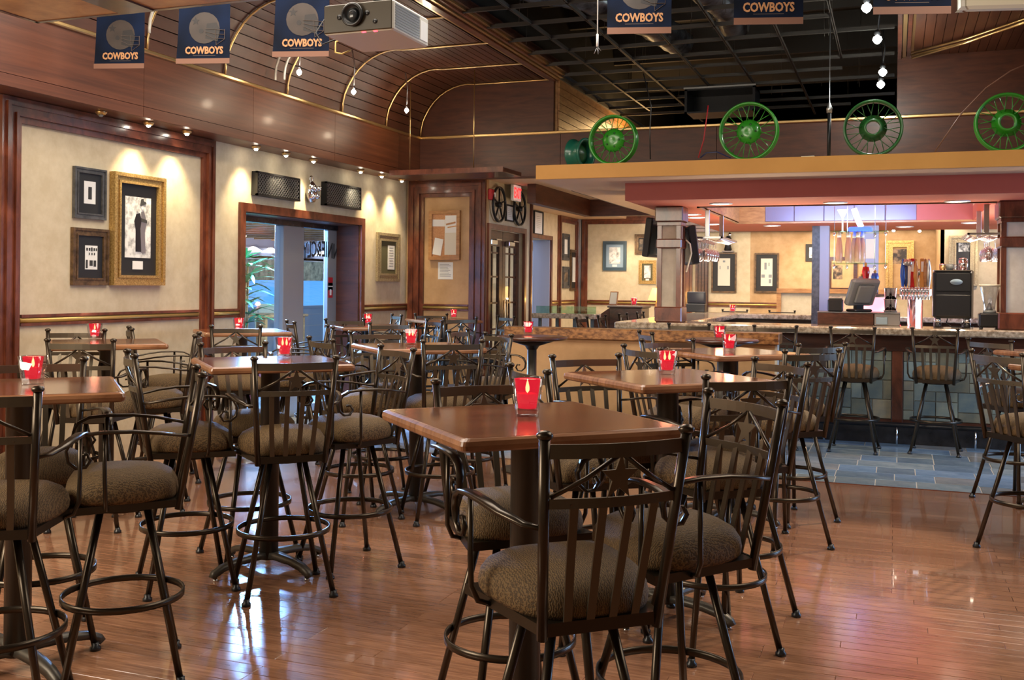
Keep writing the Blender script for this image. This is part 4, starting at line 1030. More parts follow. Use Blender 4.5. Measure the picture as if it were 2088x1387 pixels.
# door wall: pulley wheels, alarm, exit sign, little frame
picture('x', DX, 1029, 418, 1045, 452, 'thin black framed certificate between the two black wheels over the double doors', 'black', .02, 'white', .1, 'white', extra=lines(5))
for i, (px, py) in enumerate(((1018, 417), (1060, 426))):
    y, z = onx(px, py, DX + .05)
    t = thing('pulley', ['black spoked wheel on the wall over the double doors, left one beside the red alarm', 'black spoked wheel on the wall over the double doors, right one behind the exit sign'][i], 'wheel', (DX + .05, y, z), E90, 'wheels over the double doors')
    rg = [(.225 * math.cos(2 * PI * k / 32), 0, .225 * math.sin(2 * PI * k / 32)) for k in range(32)]
    obj('rim', MB().sweep(rg, [(-.014, -.012), (.014, -.012), (.014, .012), (-.014, .012)], closed=True, up=(0, 1, 0)), 'blackm', t)
    obj('hub', MB().lathe([(0, -.035), (.035, -.03), (.045, 0), (.03, .045), (0, .048)], 16, axis='y'), 'blackm', t)
    for k in range(5): a = k * 2 * PI / 5 + .3; obj('spoke', MB().bar([(.03 * math.cos(a), 0, .03 * math.sin(a)), (.22 * math.cos(a), 0, .22 * math.sin(a))], .02, .012, (0, 1, 0)), 'blackm', t)
y, z = onx(998, 397, DX)
t = thing('fire_alarm', 'red fire alarm box left of the wheels over the double doors', 'alarm', (DX + .001, y, z), E90)
obj('housing', MB().bev(-.06, -.05, -.07, .06, 0, .07, .01), 'alarmred', t); obj('strobe', MB().bev(.02, -.07, -.03, .055, -.05, .03, .006), 'white', t)
y, z = onx(1052, 394, DX + .12)
t = thing('exit_sign', 'lit white exit sign with red letters over the double doors', 'sign', (DX + .12, y, z), E90)
obj('housing', MB().bev(-.15, -.02, -.11, .15, .02, .11, .006), 'white', t); obj('face', MB().mm(-.14, -.024, -.10, .14, -.02, .10), 'exit', t)
text_obj('letters', 'EXIT', .19, 'exitred', t, (0, -.026, -.066), bold=.006, sx=.72)
obj('bracket', MB().mm(-.02, -.01, .11, .02, .12, .14), 'steel', t)
picture('x', FX, 1087, 431, 1105, 479, 'black framed printed sheet over the far left doorway', 'black', .02, 'white', .12, 'white', extra=lines(7), group='pictures of the far left wall')
picture('x', FX, 1146, 477, 1159, 531, 'narrow dark frame at the top left of the far left wall panel', 'greyfr', .05, 'greyfr', .2, 'white', group='pictures of the far left wall')
picture('x', FX, 1146, 544, 1159, 588, 'small dark frame at the bottom left of the far left wall panel', 'greyfr', .05, 'greyfr', .2, 'photobr', group='pictures of the far left wall')
picture('x', FX, 1161, 510, 1180, 593, 'taller brown frame at the right of the far left wall panel', 'bronzefr', .05, 'black', .2, 'white', group='pictures of the far left wall')
picture('y', FY, 1230, 492, 1278, 552, 'blue matted group photograph in a slate frame on the far wall', 'bluefr', .06, 'bluemat', .18, 'photolt', plaque=True, group='pictures of the far wall')
picture('y', FY, 1295, 478, 1321, 519, 'dark and gold framed poster high beside the left column', 'bronzefr', .07, 'black', .15, 'photobr', group='pictures of the far wall')
picture('y', FY, 1303, 531, 1338, 579, 'gold framed photograph above the glowing lamp left of the column', 'giltfr', .06, 'greenmat', .2, 'photolt', plaque=True, group='pictures of the far wall')
picture('y', FY, 1451, 515, 1502, 597, 'left of the two tall dark matted newspaper frames behind the bar', 'bronzefr', .028, 'black', .22, 'cream', extra=spots([(.4, .85, .6, .92), (.15, .6, .22, .72), (.78, .6, .88, .72)], 'greypl'), group='pictures of the far wall')
picture('y', FY, 1539, 516, 1588, 597, 'right of the two tall dark matted newspaper frames behind the bar', 'bronzefr', .028, 'black', .22, 'cream', extra=spots([(.3, .6, .5, .85), (.65, .72, .75, .85), (.05, .3, .35, .42), (.68, .3, .95, .42), (.7, .1, .9, .25)], 'greypl'), group='pictures of the far wall')
picture('y', FY, 1643, 498, 1668, 533, 'small dark frame half hidden by the grey rear column', 'black', .04, 'black', .15, 'photolt', group='pictures of the far wall')
picture('y', FY, 1688, 524, 1748, 594, 'dark framed photograph and text behind the hanging bottles', 'darkwood', .06, 'dimtan', .15, 'photobr', pr=(.18, .35, .5, .75), group='pictures of the far wall')
picture('y', FY, 1806, 491, 1863, 615, 'tall ornate gilt framed photograph left of the beer tap handles', 'giltfr', .11, 'dimtan', .18, 'photobr', pr=(.15, .62, .85, .86), depth=.08, group='pictures of the far wall')
picture('y', 16.2, 1934, 481, 1993, 583, 'grey silver ornate frame with a small photograph above the coffee brewer', 'silverfr', .10, 'black', .2, 'photo', pr=(.34, .68, .74, .86), depth=.07)
# ================================================================== LEFT WALL FITTINGS
for i, (a, c, d, e_) in enumerate(((512, 602, 352, 405), (654, 727, 373, 424))):
    y0, z1 = onx(a, d, WX); y1 = onx(c, d, WX)[0]; z0 = onx((a + c) / 2, e_, WX)[1]; z1 = onx((a + c) / 2, d + (5 if i == 0 else 4), WX)[1]
    W, H = y1 - y0, z1 - z0
    t = thing('wall_speaker', ['black mesh fronted wall speaker over the patio door, left one', 'black mesh fronted wall speaker over the patio door, right one'][i], 'speaker', (WX + .001, (y0 + y1) / 2, z0), E90, 'mesh speakers over the patio door')
    obj('casing', MB().prism([(-W / 2, 0), (W / 2 - .02, 0), (W / 2, -.0), (W / 2 - .02, H), (-W / 2 + .01, H)], -.06, 0, 'y'), 'blackm', t)
    m = MB(); s_ = .045; n = int((W + H) / s_)
    for k in range(n):
        u0 = -W / 2 - H + k * s_; aa, bb_ = max(u0, -W / 2 + .02), min(u0 + H, W / 2 - .03)
        if bb_ - aa > .02:
            m.bar([(aa, -.066, .01 + (aa - u0) * .95), (bb_, -.066, .01 + (bb_ - u0) * .95 - .01)], .007, .004, (0, 1, 0))
            m.bar([(aa, -.068, H - .01 - (aa - u0) * .95), (bb_, -.068, H - (bb_ - u0) * .95)], .007, .004, (0, 1, 0))
    g = obj('mesh_grille', m, 'steel', t); g['kind'] = 'stuff'
    obj('rim', MB().mm(-W / 2, -.075, 0, W / 2 - .01, -.05, .02).mm(-W / 2, -.075, H - .02, W / 2 - .02, -.05, H).mm(-W / 2, -.075, 0, -W / 2 + .02, -.05, H).mm(W / 2 - .035, -.075, .01, W / 2 - .015, -.05, H - .01), 'blackm', t)
y, z = onx(628, 390, WX)
t = thing('wall_ornament', 'chrome mask ornament on the wall between the two mesh speakers', 'ornament', (WX + .001, y, z), E90)
obj('body', MB().lathe([(0, -.13), (.05, -.12), (.085, -.06), (.095, 0), (.07, .06), (.03, .10), (0, .11)], 18, (0, -.05, 0), sy=.55), 'chrome', t)
for k, (a, c) in enumerate(((-.07, .03), (.07, .03), (-.04, -.06), (.045, -.055), (0, .02))): obj('boss', MB().lathe([(0, -.035), (.028, -.02), (.034, 0), (.028, .02), (0, .035)], 12, (a, -.09, c)), 'chrome', t)
obj('ring', MB().tube([(.03 * math.cos(k * PI / 8), -.04, .13 + .035 * math.sin(k * PI / 8)) for k in range(16)], .008, 6, closed=True), 'chrome', t)
for i, (px, py) in enumerate(((208, 231), (305, 250), (383, 266), (524, 297), (585, 311), (641, 322), (737, 344), (780, 352), (821, 360))):
    y = onx(px, py, SX - .12)[0]
    t = thing('puck_light', 'small brass halogen light under the left soffit, ' + ['unlit one above the left picture frames', 'above the gilt double frame', 'above the right corner of the picture panel', 'above the left mesh speaker', 'above the right end of the left speaker', 'above the chrome mask ornament', 'above the right mesh speaker', 'left of the antique gold frame', 'above the antique gold frame in the corner'][i], 'light', (SX - .13, y, SZ0), 0, 'soffit lights along the left wall')
    obj('housing', MB().lathe([(.045, 0), (.045, -.012), (.03, -.03), (.028, -.012), (0, -.012)], 16), 'brass', t)
    obj('bulb', MB().lathe([(0, -.046), (.014, -.042), (.02, -.030), (.014, -.016), (0, -.014)], 12), 'bulb' if i else 'greypl', t)
    if i: light('SPOT', (SX - .13, y, SZ0 - .05), 46, (1, .80, .50), .05, target=(WX + .02, y + .0, .9), spot=84, blend=.9, name='puck_beam')
# curved track rails and hanging halogen lamps in the aisle ceiling
for i, (ya_, n0) in enumerate(((11.2, 0), (7.35, 0))):
    yy = onx((575, 300)[i], (248, 80)[i], -5.55)[0]
    for k in range(2):
        dx = .10 * k; P = [(SX + .12 + dx, yy, SZ1 + .10)]
        for q in range(9):
            a = PI - q * PI / 16; P.append((SX + .12 + dx + .5 + .5 * math.cos(a), yy, SZ1 + .14 + (.44 - .05 * k) * math.sin(a)))
        P.append((-4.35, yy, SZ1 + .58 - .05 * k))
        t = obj('track_rail', MB().tube(P, .012, 8), 'whitepl'); tag(t, ['pale curved light track, %s of the pair near the end of the aisle ceiling', 'pale curved light track, %s of the pair half hidden by the hanging banners'][i] % ('outer', 'inner')[k], 'light track', 'curved light tracks')
for i, (px, py) in enumerate(((610, 147), (721, 187), (829, 225))):
    x = -5.35; y, z = onx(px, py, x)
    t = thing('track_lamp', 'hanging halogen lamp in the aisle ceiling, ' + ['below the third banner', 'middle of the three', 'above the hanging corner shelf'][i], 'lamp', (x, y, z), 0, 'halogen lamps of the aisle ceiling')
    obj('stem', MB().tube([(0, 0, .04), (.01, 0, .26), (-.02, 0, .44)], .006, 6), 'steel', t)
    obj('holder', MB().lathe([(.012, .02), (.02, .045), (.012, .06), (0, .06)], 12), 'chrome', t)
    obj('bulb', MB().lathe([(0, -.035), (.016, -.022), (.026, -.004), (.02, .014), (0, .02)], 14), 'bulb', t)
    light('POINT', (x + .25, y, z - .25), 5, WARM, .04, name='track_point')
for i, (px, py) in enumerate(((1767, 15), (1789, 80), (1800, 147), (1796, 172))):
    x, z = ony(px, py, (8.4, 9.4, 10.6, 11.1)[i]); y = (8.4, 9.4, 10.6, 11.1)[i]
    t = thing('track_lamp', 'white spotlight right of the open ceiling, ' + ['nearest the top of the picture', 'second from the top', 'third from the top', 'lowest of the four'][i], 'lamp', (x, y, z), 0, 'spotlights at the right of the open ceiling')
    obj('stem', MB().tube([(0, 0, .05), (.02, 0, .25), (0, 0, 4.03 - z)], .007, 6), 'blackm', t)
    obj('holder', MB().lathe([(.012, .02), (.03, .05), (.02, .08), (0, .08)], 12), 'blackm', t)
    obj('bulb', MB().lathe([(0, -.045), (.022, -.03), (.036, -.004), (.028, .02), (0, .03)], 14, sx=1.1), 'bulbw', t)
    light('POINT', (x, y - .08, z - .08), 7, (.95, 1, .9), .04, name='track_point')
# ================================================================== BANNERS
def helmet(t, W, H):
    cx, cz = .0, W * .68
    def E(rx, rz, n=20, ox=0, oz=0, a0=0, a1=2 * PI): return [(cx + ox + rx * math.cos(a0 + (a1 - a0) * k / n), cz + oz + rz * math.sin(a0 + (a1 - a0) * k / n)) for k in range(n + (0 if a1 - a0 > 6 else 1))]
    m = MB().prism(E(W * .30, W * .30), -.0055, -.004, 'y'); o = obj('helmet_print', m, 'helmet', t)
    obj('helmet_opening', MB().prism([(W * .05, cz + W * .08), (W * .24, cz + W * .10), (W * .31, cz - W * .05), (W * .26, cz - W * .26), (W * .02, cz - W * .20)], -.0065, -.0055, 'y'), 'helmdk', o)
    st = [((.085 if k % 2 == 0 else .036) * W * math.cos(PI / 2 + k * PI / 5) - W * .17, cz + W * .13 + (.085 if k % 2 == 0 else .036) * W * math.sin(PI / 2 + k * PI / 5)) for k in range(10)]
    obj('helmet_star', MB().prism(st, -.0065, -.0055, 'y'), 'helmdk', o)
    g = MB()
    for dz in (.0, .09, .18): g.bar([(W * .02, -.007, cz - W * (.02 + dz * .6)), (W * .20, -.007, cz - W * (.03 + dz)), (W * .40, -.007, cz - W * (.05 + dz * .9))], .012 * W * 2, .0015, (0, 1, 0))
    g.bar([(W * .40, -.007, cz - W * .03), (W * .40, -.007, cz - W * .22), (W * .24, -.007, cz - W * .33)], .02 * W, .0015, (0, 1, 0)).bar([(W * .22, -.007, cz - W * .02), (W * .24, -.007, cz - W * .33)], .018 * W, .0015, (0, 1, 0))
    obj('helmet_face_guard', g, 'helmlt', o)
    obj('helmet_ear_hole', MB().prism(E(W * .045, W * .045, 12, -W * .06, -W * .06), -.0065, -.0055, 'y'), 'helmdk', o)
BAN = [(195, 296, 140, .36, 'leftmost hanging navy team banner, in front of the left soffit'), (363, 470, 130, .36, 'second hanging navy team banner from the left'),
       (560, 672, 116, .36, 'third hanging navy team banner, left of the projector'), (812, 885, -8, .46, 'navy team banner mostly hidden behind the projector'),
       (1238, 1368, 69, .46, 'hanging navy team banner in front of the open ceiling grid, left one'), (1497, 1636, 50, .46, 'hanging navy team banner in front of the open ceiling grid, middle one'),
       (1782, 1936, 29, .46, 'hanging navy team banner at the top right, only its lower edge in the picture')]
for i, (a, c, pb, W, lab) in enumerate(BAN):
    d = W * F_PX / (c - a) if i != 3 else 8.3
    r = ray((a + c) / 2, pb); dd = -r[0] * _s + r[1] * _c; k = d / dd
    x, y, z = r[0] * k, r[1] * k, CAM_H + r[2] * k; H = W * 1.36
    t = thing('banner', lab, 'banner', (x, y, z), YAW * .75, 'team banners hanging from the ceiling')
    curl = lambda zz: (-.05 if i in (0, 1, 2) else .0) * (1 - min(1, zz / .3)) ** 2
    m = MB(); n = 10; vs = []
    for q in range(n + 1):
        zz = H * q / n; fl_ = .02 * (1 - zz / H) ** 2 if i < 3 else 0
        for yy in (-.004, -.001): vs += [(-W / 2 - fl_, yy, zz), (W / 2, yy, zz)]
    fs = []
    for q in range(n):
        o_ = q * 4; fs += [(o_, o_ + 1, o_ + 5, o_ + 4), (o_ + 2, o_ + 6, o_ + 7, o_ + 3), (o_, o_ + 4, o_ + 6, o_ + 2), (o_ + 1, o_ + 3, o_ + 7, o_ + 5)]
    fs += [(0, 2, 3, 1), (n * 4, n * 4 + 1, n * 4 + 3, n * 4 + 2)]
    obj('sheet', m.add(vs, fs), 'banner', t)
    o = obj('lower_strip', MB().mm(-W / 2 - (.02 if i < 3 else 0), -.006, 0, W / 2, -.004, .10 * W), 'bantan', t)
    text_obj('lettering', 'COWBOYS', .185 * W, 'banlet', t, (-.0, -.0065, .19 * W), bold=.0028, sx=.80)
    obj('small_print', MB().mm(-W * .22, -.005, .15 * W, W * .22, -.0042, .157 * W), 'helmlt', t)
    helmet(t, W, H)
    for s in (-1, 1): obj('string', MB().tube([(s * W * .42, 0, H), (s * W * .40, 0, (4.02 if i else 3.78) - z)], .0015, 4), 'whitepl', t)
r = ray(2030, 20); k = 7.0; 
t = thing('rolled_screen', 'white rolled projection screen at the top right corner', 'screen', (r[0] * k, r[1] * k, CAM_H + r[2] * k), YAW * .6)
obj('casing', MB().bev(-.22, -.05, 0, 1.2, .05, .14, .02), 'ivory', t); obj('end_cap', MB().bev(-.235, -.055, -.004, -.215, .055, .145, .02), 'whitepl', t)
# ================================================================== PROJECTOR AND HANGING BOARD
zp = 2.75; x0, y0 = onz(660, 72, zp); x1, y1 = onz(878, 97, zp); x1b, y1b = onz(802, 60, zp)
t = thing('projector', 'grey ceiling projector with black lens and slatted side, hanging at the top', 'projector', ((x0 + x1b) / 2, y0, zp)); W = x1b - x0; D = y1 - y1b
obj('body', MB().bev(-W / 2, 0, 0, W / 2, D, .15, .008), 'whitepl', t)
obj('front_panel', MB().bev(-W / 2 + .004, -.008, .004, W / 2 - .004, 0, .146, .004), 'projfront', t)
lz = .085; lx = -.02
ln = obj('lens', MB().lathe([(.055, 0), (.060, -.022), (.052, -.03), (.046, -.022), (.040, -.012), (0, -.010)], 28, (lx, -.006, lz), axis='y'), 'blackpl', t)
obj('lens_glass', MB().lathe([(.036, -.012), (.02, -.022), (0, -.025)], 20, (lx, -.006, lz), axis='y'), 'scr', ln)
for k, (a, rr) in enumerate(((-.10, .014), (.055, .013), (.10, .012))): obj('knob', MB().lathe([(rr, 0), (rr, -.006), (0, -.006)], 14, (a, -.006, (.08, .09, .045)[k]), axis='y'), 'blackpl', t)
for k in range(9): obj('vent_slat', MB().mm(W / 2, .02, .018 + k * .0135, W / 2 + .004, D * .72, .026 + k * .0135), 'greypl' if False else 'steel', t)
obj('side_panel', MB().bev(W / 2, D * .74, .02, W / 2 + .004, D - .02, .12, .001), 'white', t)
for a in (.02, .085): obj('indicator', MB().mm(a, .003, -.0015, a + .02, .012, .001), 'redled', t)
obj('mount_pole', MB().tube([(0, D / 2, .15), (0, D / 2, 1.3)], .025, 12).lathe([(.07, .15), (.07, .17), (0, .17)], 20, (0, D / 2, 0)), 'blackm', t)
ca = obj('cable', MB().tube([(-W / 2, .2, .10), (-W / 2 - .09, .16, .13), (-W / 2 - .12, .12, .05), (-W / 2 - .07, .1, -.02), (-W / 2 - .02, .14, .01), (-W / 2, .18, .04)], .004, 6), 'blackpl'); ca.location = t.location; tag(ca, 'thin black cable looping beside the projector', 'cable')
ca = obj('cable', MB().tube([(-W / 2 - .02, .3, .07), (-W / 2 - .06, .22, .02), (-W / 2 - .05, .2, -.04), (-W / 2 - .01, .2, -.05), (-W / 2 + .03, .22, -.03)], .0045, 6), 'gold'); ca.location = t.location; tag(ca, 'yellow cable looping below the left side of the projector', 'cable')
zb = 2.98; x0, y0 = onz(75, 47, zb); x1 = onz(652, 3, zb)[0]
t = thing('hanging_board', 'varnished wooden display board hanging flat at the top left corner', 'board', (x0, y0, zb))
obj('board', MB().bev(0, -2.4, .004, x1 - x0, 0, .06, .004), 'oakwood', t)
obj('edge_strip', MB().mm(0, -.02, 0, x1 - x0, .008, .066).mm(-.008, -2.4, 0, .02, .008, .066), 'darkwood', t)
obj('cross_batten', MB().mm(.62, -2.4, -.006, .84, -.02, .006), 'darkwood', t)
for (a, c) in ((.2, -.2), (x1 - x0 - .2, -.2)): obj('hanging_rod', MB().tube([(a, c, .06), (a, c, 1.05)], .006, 6), 'steel', t)
# corner shelf hung on rods
xa_, za_ = ony(797, 338, 11.0); xb_, zb_ = ony(1030, 350, 11.0)
t = thing('hanging_shelf', 'dark wooden shelf board hung on two rods before the corner pilaster', 'shelf', (xa_, 11.0, 2.80), R(-1))
obj('board', MB().bev(0, -.03, 0, xb_ - xa_, .55, .055, .006), 'darkwood', t)
obj('front_lip', MB().mm(0, -.04, .0, xb_ - xa_, -.03, .06), 'mahog', t)
for px in (836, 967): a = ony(px, 300, 11.1)[0] - xa_; obj('hanging_rod', MB().tube([(a, .1, .05), (a, .1, 1.22)], .006, 6), 'brass', t)
# pendant cable with burst cap
r = ray(1218, 95); k = 6.4 / r[1]; P0 = (r[0] * k, 6.4, CAM_H + r[2] * k)
t = thing('hanging_cable', 'white cable with bare wire ends hanging from the open ceiling', 'cable', P0)
obj('cable', MB().tube([(0, 0, .03), (.0, 0, 1.3)], .004, 6), 'white', t)
obj('sleeve', MB().tube([(0, 0, .0), (0, 0, .08)], .008, 8), 'white', t)
for k in range(5): obj('wire_end', MB().tube([(0, 0, .0), (.025 * math.cos(k * 1.3), .02 * math.sin(k * 1.3), -.03 - .006 * k)], .0012, 4), 'steel', t)
# flexible foil ducts and the black box above the grid
for i, P in enumerate(([(-3.6, 9.2, 4.45), (-2.9, 9.8, 4.40), (-2.5, 10.8, 4.34), (-2.4, 12.2, 4.40)], [(-2.3, 8.2, 4.5), (-1.8, 9.4, 4.38), (-1.6, 10.4, 4.34), (-1.7, 11.6, 4.42)])):
    C_ = []
    for a in range(len(P) - 1):
        for q in range(8): C_.append(tuple(P[a][j] + (P[a + 1][j] - P[a][j]) * q / 8 for j in range(3)))
    t = obj('flexible_duct', MB().tube(C_, lambda i: .16 + (.012 if i % 2 else 0), 12), 'duct'); tag(t, ['crinkled foil duct sagging above the grid, left one', 'crinkled foil duct sagging above the grid, right one'][i], 'duct', 'foil ducts above the grid')
x0, z1 = ony(1393, 178, 12.9); x1, z0 = ony(1537, 222, 12.9)
t = thing('ceiling_box', 'black open equipment box above the green wheels', 'box', ((x0 + x1) / 2, 13.2, z0)); W = x1 - x0; H = z1 - z0
obj('casing', MB().mm(-W / 2, -.2, 0, W / 2, .3, .02).mm(-W / 2, -.2, H - .03, W / 2, .3, H).mm(-W / 2, -.2, 0, -W / 2 + .03, .3, H).mm(W / 2 - .03, -.2, 0, W / 2, .3, H).mm(-W / 2, .28, 0, W / 2, .3, H), 'blackm', t)
obj('rim', MB().mm(-W / 2 - .01, -.22, H - .01, W / 2 + .01, -.2, H + .01), 'steel', t)
# ================================================================== WHEELS ON THE HEADER
def green_wheel(px, py, y, rad, ry, label, mat, rz=0., hub='disc'):
    x, z = ony(px, py, y)
    t = thing('spoked_wheel', label, 'wheel', (x, y, YZ1 + .006 + rad), rz, 'green spoked wheels on the bar header')
    pr = [(rad - .016, -.040), (rad, -.044), (rad, -.036), (rad - .012, -.028), (rad - .016, 0), (rad - .012, .028), (rad, .036), (rad, .044), (rad - .016, .040), (rad - .024, .028), (rad - .026, 0), (rad - .024, -.028), (rad - .016, -.040)]
    obj('rim', MB().lathe(pr, 48, axis='y'), mat, t)
    if hub == 'disc':
        obj('hub', MB().lathe([(.018, -.03), (.035, -.035), (.05, -.03), (.085, -.028), (.105, -.005), (.11, .0), (.10, .02), (.018, .02)], 28, axis='y'), mat, t)
        for k in range(5): a = k * 2 * PI / 5; obj('lug', MB().lathe([(.010, -.036), (.010, -.028), (0, -.036)], 8, (.066 * math.cos(a), 0, .066 * math.sin(a)), axis='y'), 'dkgreen', t)
    else:
        obj('hub', MB().lathe([(.055, -.07), (.068, -.072), (.078, -.06), (.085, -.02), (.115, .0), (.105, .02), (.06, .02), (.055, -.07)], 28, axis='y'), mat, t)
    for k in range(28):
        a = 2 * PI * k / 28; a2 = a + (.24 if k % 2 else -.24); r0 = .092
        obj('spoke', MB().tube([(r0 * math.cos(a), -.02 if k % 4 < 2 else .015, r0 * math.sin(a)), ((rad - .02) * math.cos(a2), 0, (rad - .02) * math.sin(a2))], .0036, 5), mat, t)
    for s in (-1, 1): obj('chock', MB().mm(s * .06 - .02, -.05, -rad - .006, s * .06 + .02, .05, -rad + .004), 'oakwood', t)
    return t
green_wheel(1251, 270, 9.36, .235, 0, 'bright green spoked wheel on the ochre bar header, leftmost facing one', 'green', R(-6))
green_wheel(1527, 261, 9.36, .262, 0, 'bright green spoked wheel on the ochre bar header, above the left wine glasses', 'green', R(-4))
green_wheel(1780, 262, 9.36, .245, 0, 'dark green spoked wheel with open hub under the spotlights', 'dkgreen', R(2), hub='ring')
green_wheel(2052, 252, 9.36, .245, 0, 'bright green spoked wheel with open hub at the right edge', 'green', R(4), hub='ring')
x, z = ony(1192, 300, 9.5)
t = thing('spoked_wheel', 'teal wheel standing edge-on behind the leftmost green wheel', 'wheel', (x - .06, 9.55, YZ1 + .15), R(72), 'green spoked wheels on the bar header')
pr = [(.12, -.075), (.15, -.08), (.15, -.065), (.13, -.05), (.127, 0), (.13, .05), (.15, .065), (.15, .08), (.12, .075), (.115, 0), (.12, -.075)]
obj('rim', MB().lathe(pr, 40, axis='y'), 'teal', t); obj('hub', MB().lathe([(0, -.04), (.06, -.03), (.115, .0), (0, .01)], 24, axis='y'), 'dkgreen', t)
x, z = ony(1655, 316, 9.6)
t = thing('emergency_unit', 'small white plastic unit lying on the bar header', 'box', (x, 9.6, YZ1 + .002)); obj('body', MB().bev(-.09, -.05, 0, .09, .05, .045, .01), 'white', t); obj('socket', MB().bev(-.09, -.05, .045, .03, .0, .055, .004), 'ivory', t)
x, z = ony(1690, 320, 9.7)
t = thing('support_pole', 'black steel pole rising from the bar header to the ceiling grid', 'pole', (x, 9.7, YZ1)); obj('tube', MB().lathe([(.016, 0), (.016, .47)], 14), 'blackm', t); obj('coupling', MB().lathe([(.024, .46), (.026, .50), (.012, .54), (.004, .56), (.004, 1.40), (0, 1.40)], 14), 'steel', t)
for lab, mt, P in (('red cable hanging down behind the bar header', 'alarmred', [(1424, 322), (1435, 285), (1441, 240), (1444, 215)]),
                   ('blue cable arching over the bar header beside the second wheel', 'navy', [(1428, 322), (1440, 312), (1462, 310), (1490, 322)]),
                   ('thin brown cable rising in an arc to the right over the bar header', 'bantan', [(1905, 311), (1960, 232), (2010, 180), (2060, 145), (2100, 128)]),
                   ('black cable hanging beside the leftmost green wheel', 'blackpl', [(1326, 325), (1325, 270), (1328, 215), (1312, 150)])):
    o = obj('cable', MB().tube([(ony(a, c, 9.85)[0], 9.85, max(ony(a, c, 9.85)[1], YZ1 + .012)) for a, c in P], .006, 6), mt); tag(o, lab, 'cable')
# ================================================================== THINGS ON AND OVER THE BAR
def at(px, y, z=None, py=600): return ony(px, py, y)[0]
def size(a, c, y): return at(c, y) - at(a, y)
# coffee brewer
Y = 10.62; x0, x1 = at(1903, Y), at(1984, Y); z0 = ony(1940, 650, Y)[1]; z1 = ony(1940, 553, Y)[1]; W = x1 - x0
t = thing('coffee_brewer', 'large black coffee brewer on chrome legs on the bar', 'brewer', ((x0 + x1) / 2, Y, BT + .001))
h0, h1 = z0 - BT, z1 - BT
obj('body', MB().bev(-W / 2, 0, h0, W / 2, .34, h1, .018), 'blackpl', t)
obj('front_panel', MB().bev(-W / 2 + .02, -.012, h0 + .02, W / 2 - .02, 0, h0 + (h1 - h0) * .5, .006), 'blackpl', t)
obj('front_panel', MB().bev(-W / 2 + .02, -.008, h0 + (h1 - h0) * .57, W / 2 - .02, 0, h1 - .02, .006), 'blackpl', t)
obj('badge', MB().lathe([(.055, -.014), (.055, -.008), (0, -.014)], 24, (W * .08, 0, h0 + (h1 - h0) * .77), axis='y', sx=1, sy=.5), 'bluemat', t)
obj('trim', MB().mm(-W / 2 + .005, -.004, h1, W / 2 - .005, .34, h1 + .008).mm(W / 2 - .012, -.006, h0, W / 2 + .004, 0, h1), 'chrome', t)
for sx in (-1, 1):
    for yy in (.04, .30): o = obj('leg', MB().lathe([(.028, .045), (.028, h0), (0, h0)], 16, (sx * W * .37, yy, 0)), 'chrome', t); obj('foot', MB().lathe([(.032, 0), (.032, .045), (0, .045)], 16, (sx * W * .37, yy, 0)), 'blackpl', o)
zt = BT + h1 + .009
for lab, px, r_, h_, mt, nm, dx in (('small glass jar lying at the left on top of the brewer', 1921, .03, .05, 'brass', 'jar', 0), ('dark mug on top of the brewer', 1936, .035, .06, 'greypl', 'mug', 0),
      ('glass cup on top of the brewer', 1948, .03, .06, 'glass', 'cup', 0), ('tall chrome shaker on top of the brewer', 1963, .042, .105, 'chrome', 'shaker', 0)):
    t = thing(nm, lab, nm, (at(px, Y + .12), Y + .12, zt)); obj('body', MB().lathe([(r_ * .8, 0), (r_, h_ * .5), (r_ * .95, h_), (r_ * .85, h_), (r_ * .7, .006), (0, .006)], 18), mt, t)
    obj('handle', MB().tube([(r_ * .9, 0, h_ * .8), (r_ * 1.5, 0, h_ * .7), (r_ * 1.5, 0, h_ * .35), (r_ * .9, 0, h_ * .25)], .004, 6), 'chrome', t) if nm in ('mug', 'cup') else obj('lid', MB().lathe([(r_, h_), (r_ * .8, h_ + .012), (0, h_ + .02)], 18), 'chrome', t)
o = obj('cable', MB().tube([(at(1935, 10.8), 10.8, BT + .12), (at(1930, 10.8), 10.75, BT + .05), (at(1940, 10.8), 10.7, BT + .008), (at(1975, 10.8), 10.78, BT + .008), (at(1960, 10.8), 10.85, BT + .04), (at(1985, 10.8), 10.8, BT + .008)], .006, 6), 'blackpl'); tag(o, 'black power cable coiled under the coffee brewer', 'cable')
# blender
Y = 10.62; x = at(2018, Y)
t = thing('blender', 'blender with clear jar and black base next to the right column', 'blender', (x, Y, BT + .001))
obj('base', MB().bev(-.095, -.08, .018, .095, .10, .15, .014), 'blackpl', t); obj('collar', MB().lathe([(.06, .15), (.055, .175), (0, .175)], 16), 'greypl', t)
obj('jar', MB().lathe([(.045, .176), (.055, .25), (.085, .40), (.088, .40), (.082, .395), (.05, .25), (.04, .185), (0, .182)], 8), 'glass', t)
obj('lid', MB().lathe([(.09, .40), (.095, .41), (.09, .42), (0, .42)], 16), 'cream', t)
obj('blade_hub', MB().lathe([(.03, .177), (.02, .2), (.012, .24), (0, .25)], 12), 'steel', t)
for a, c in ((-.07, -.06), (.07, -.06), (-.07, .08), (.07, .08)): obj('foot', MB().lathe([(.012, 0), (.014, .018), (0, .018)], 10, (a, c, 0)), 'blackpl', t)
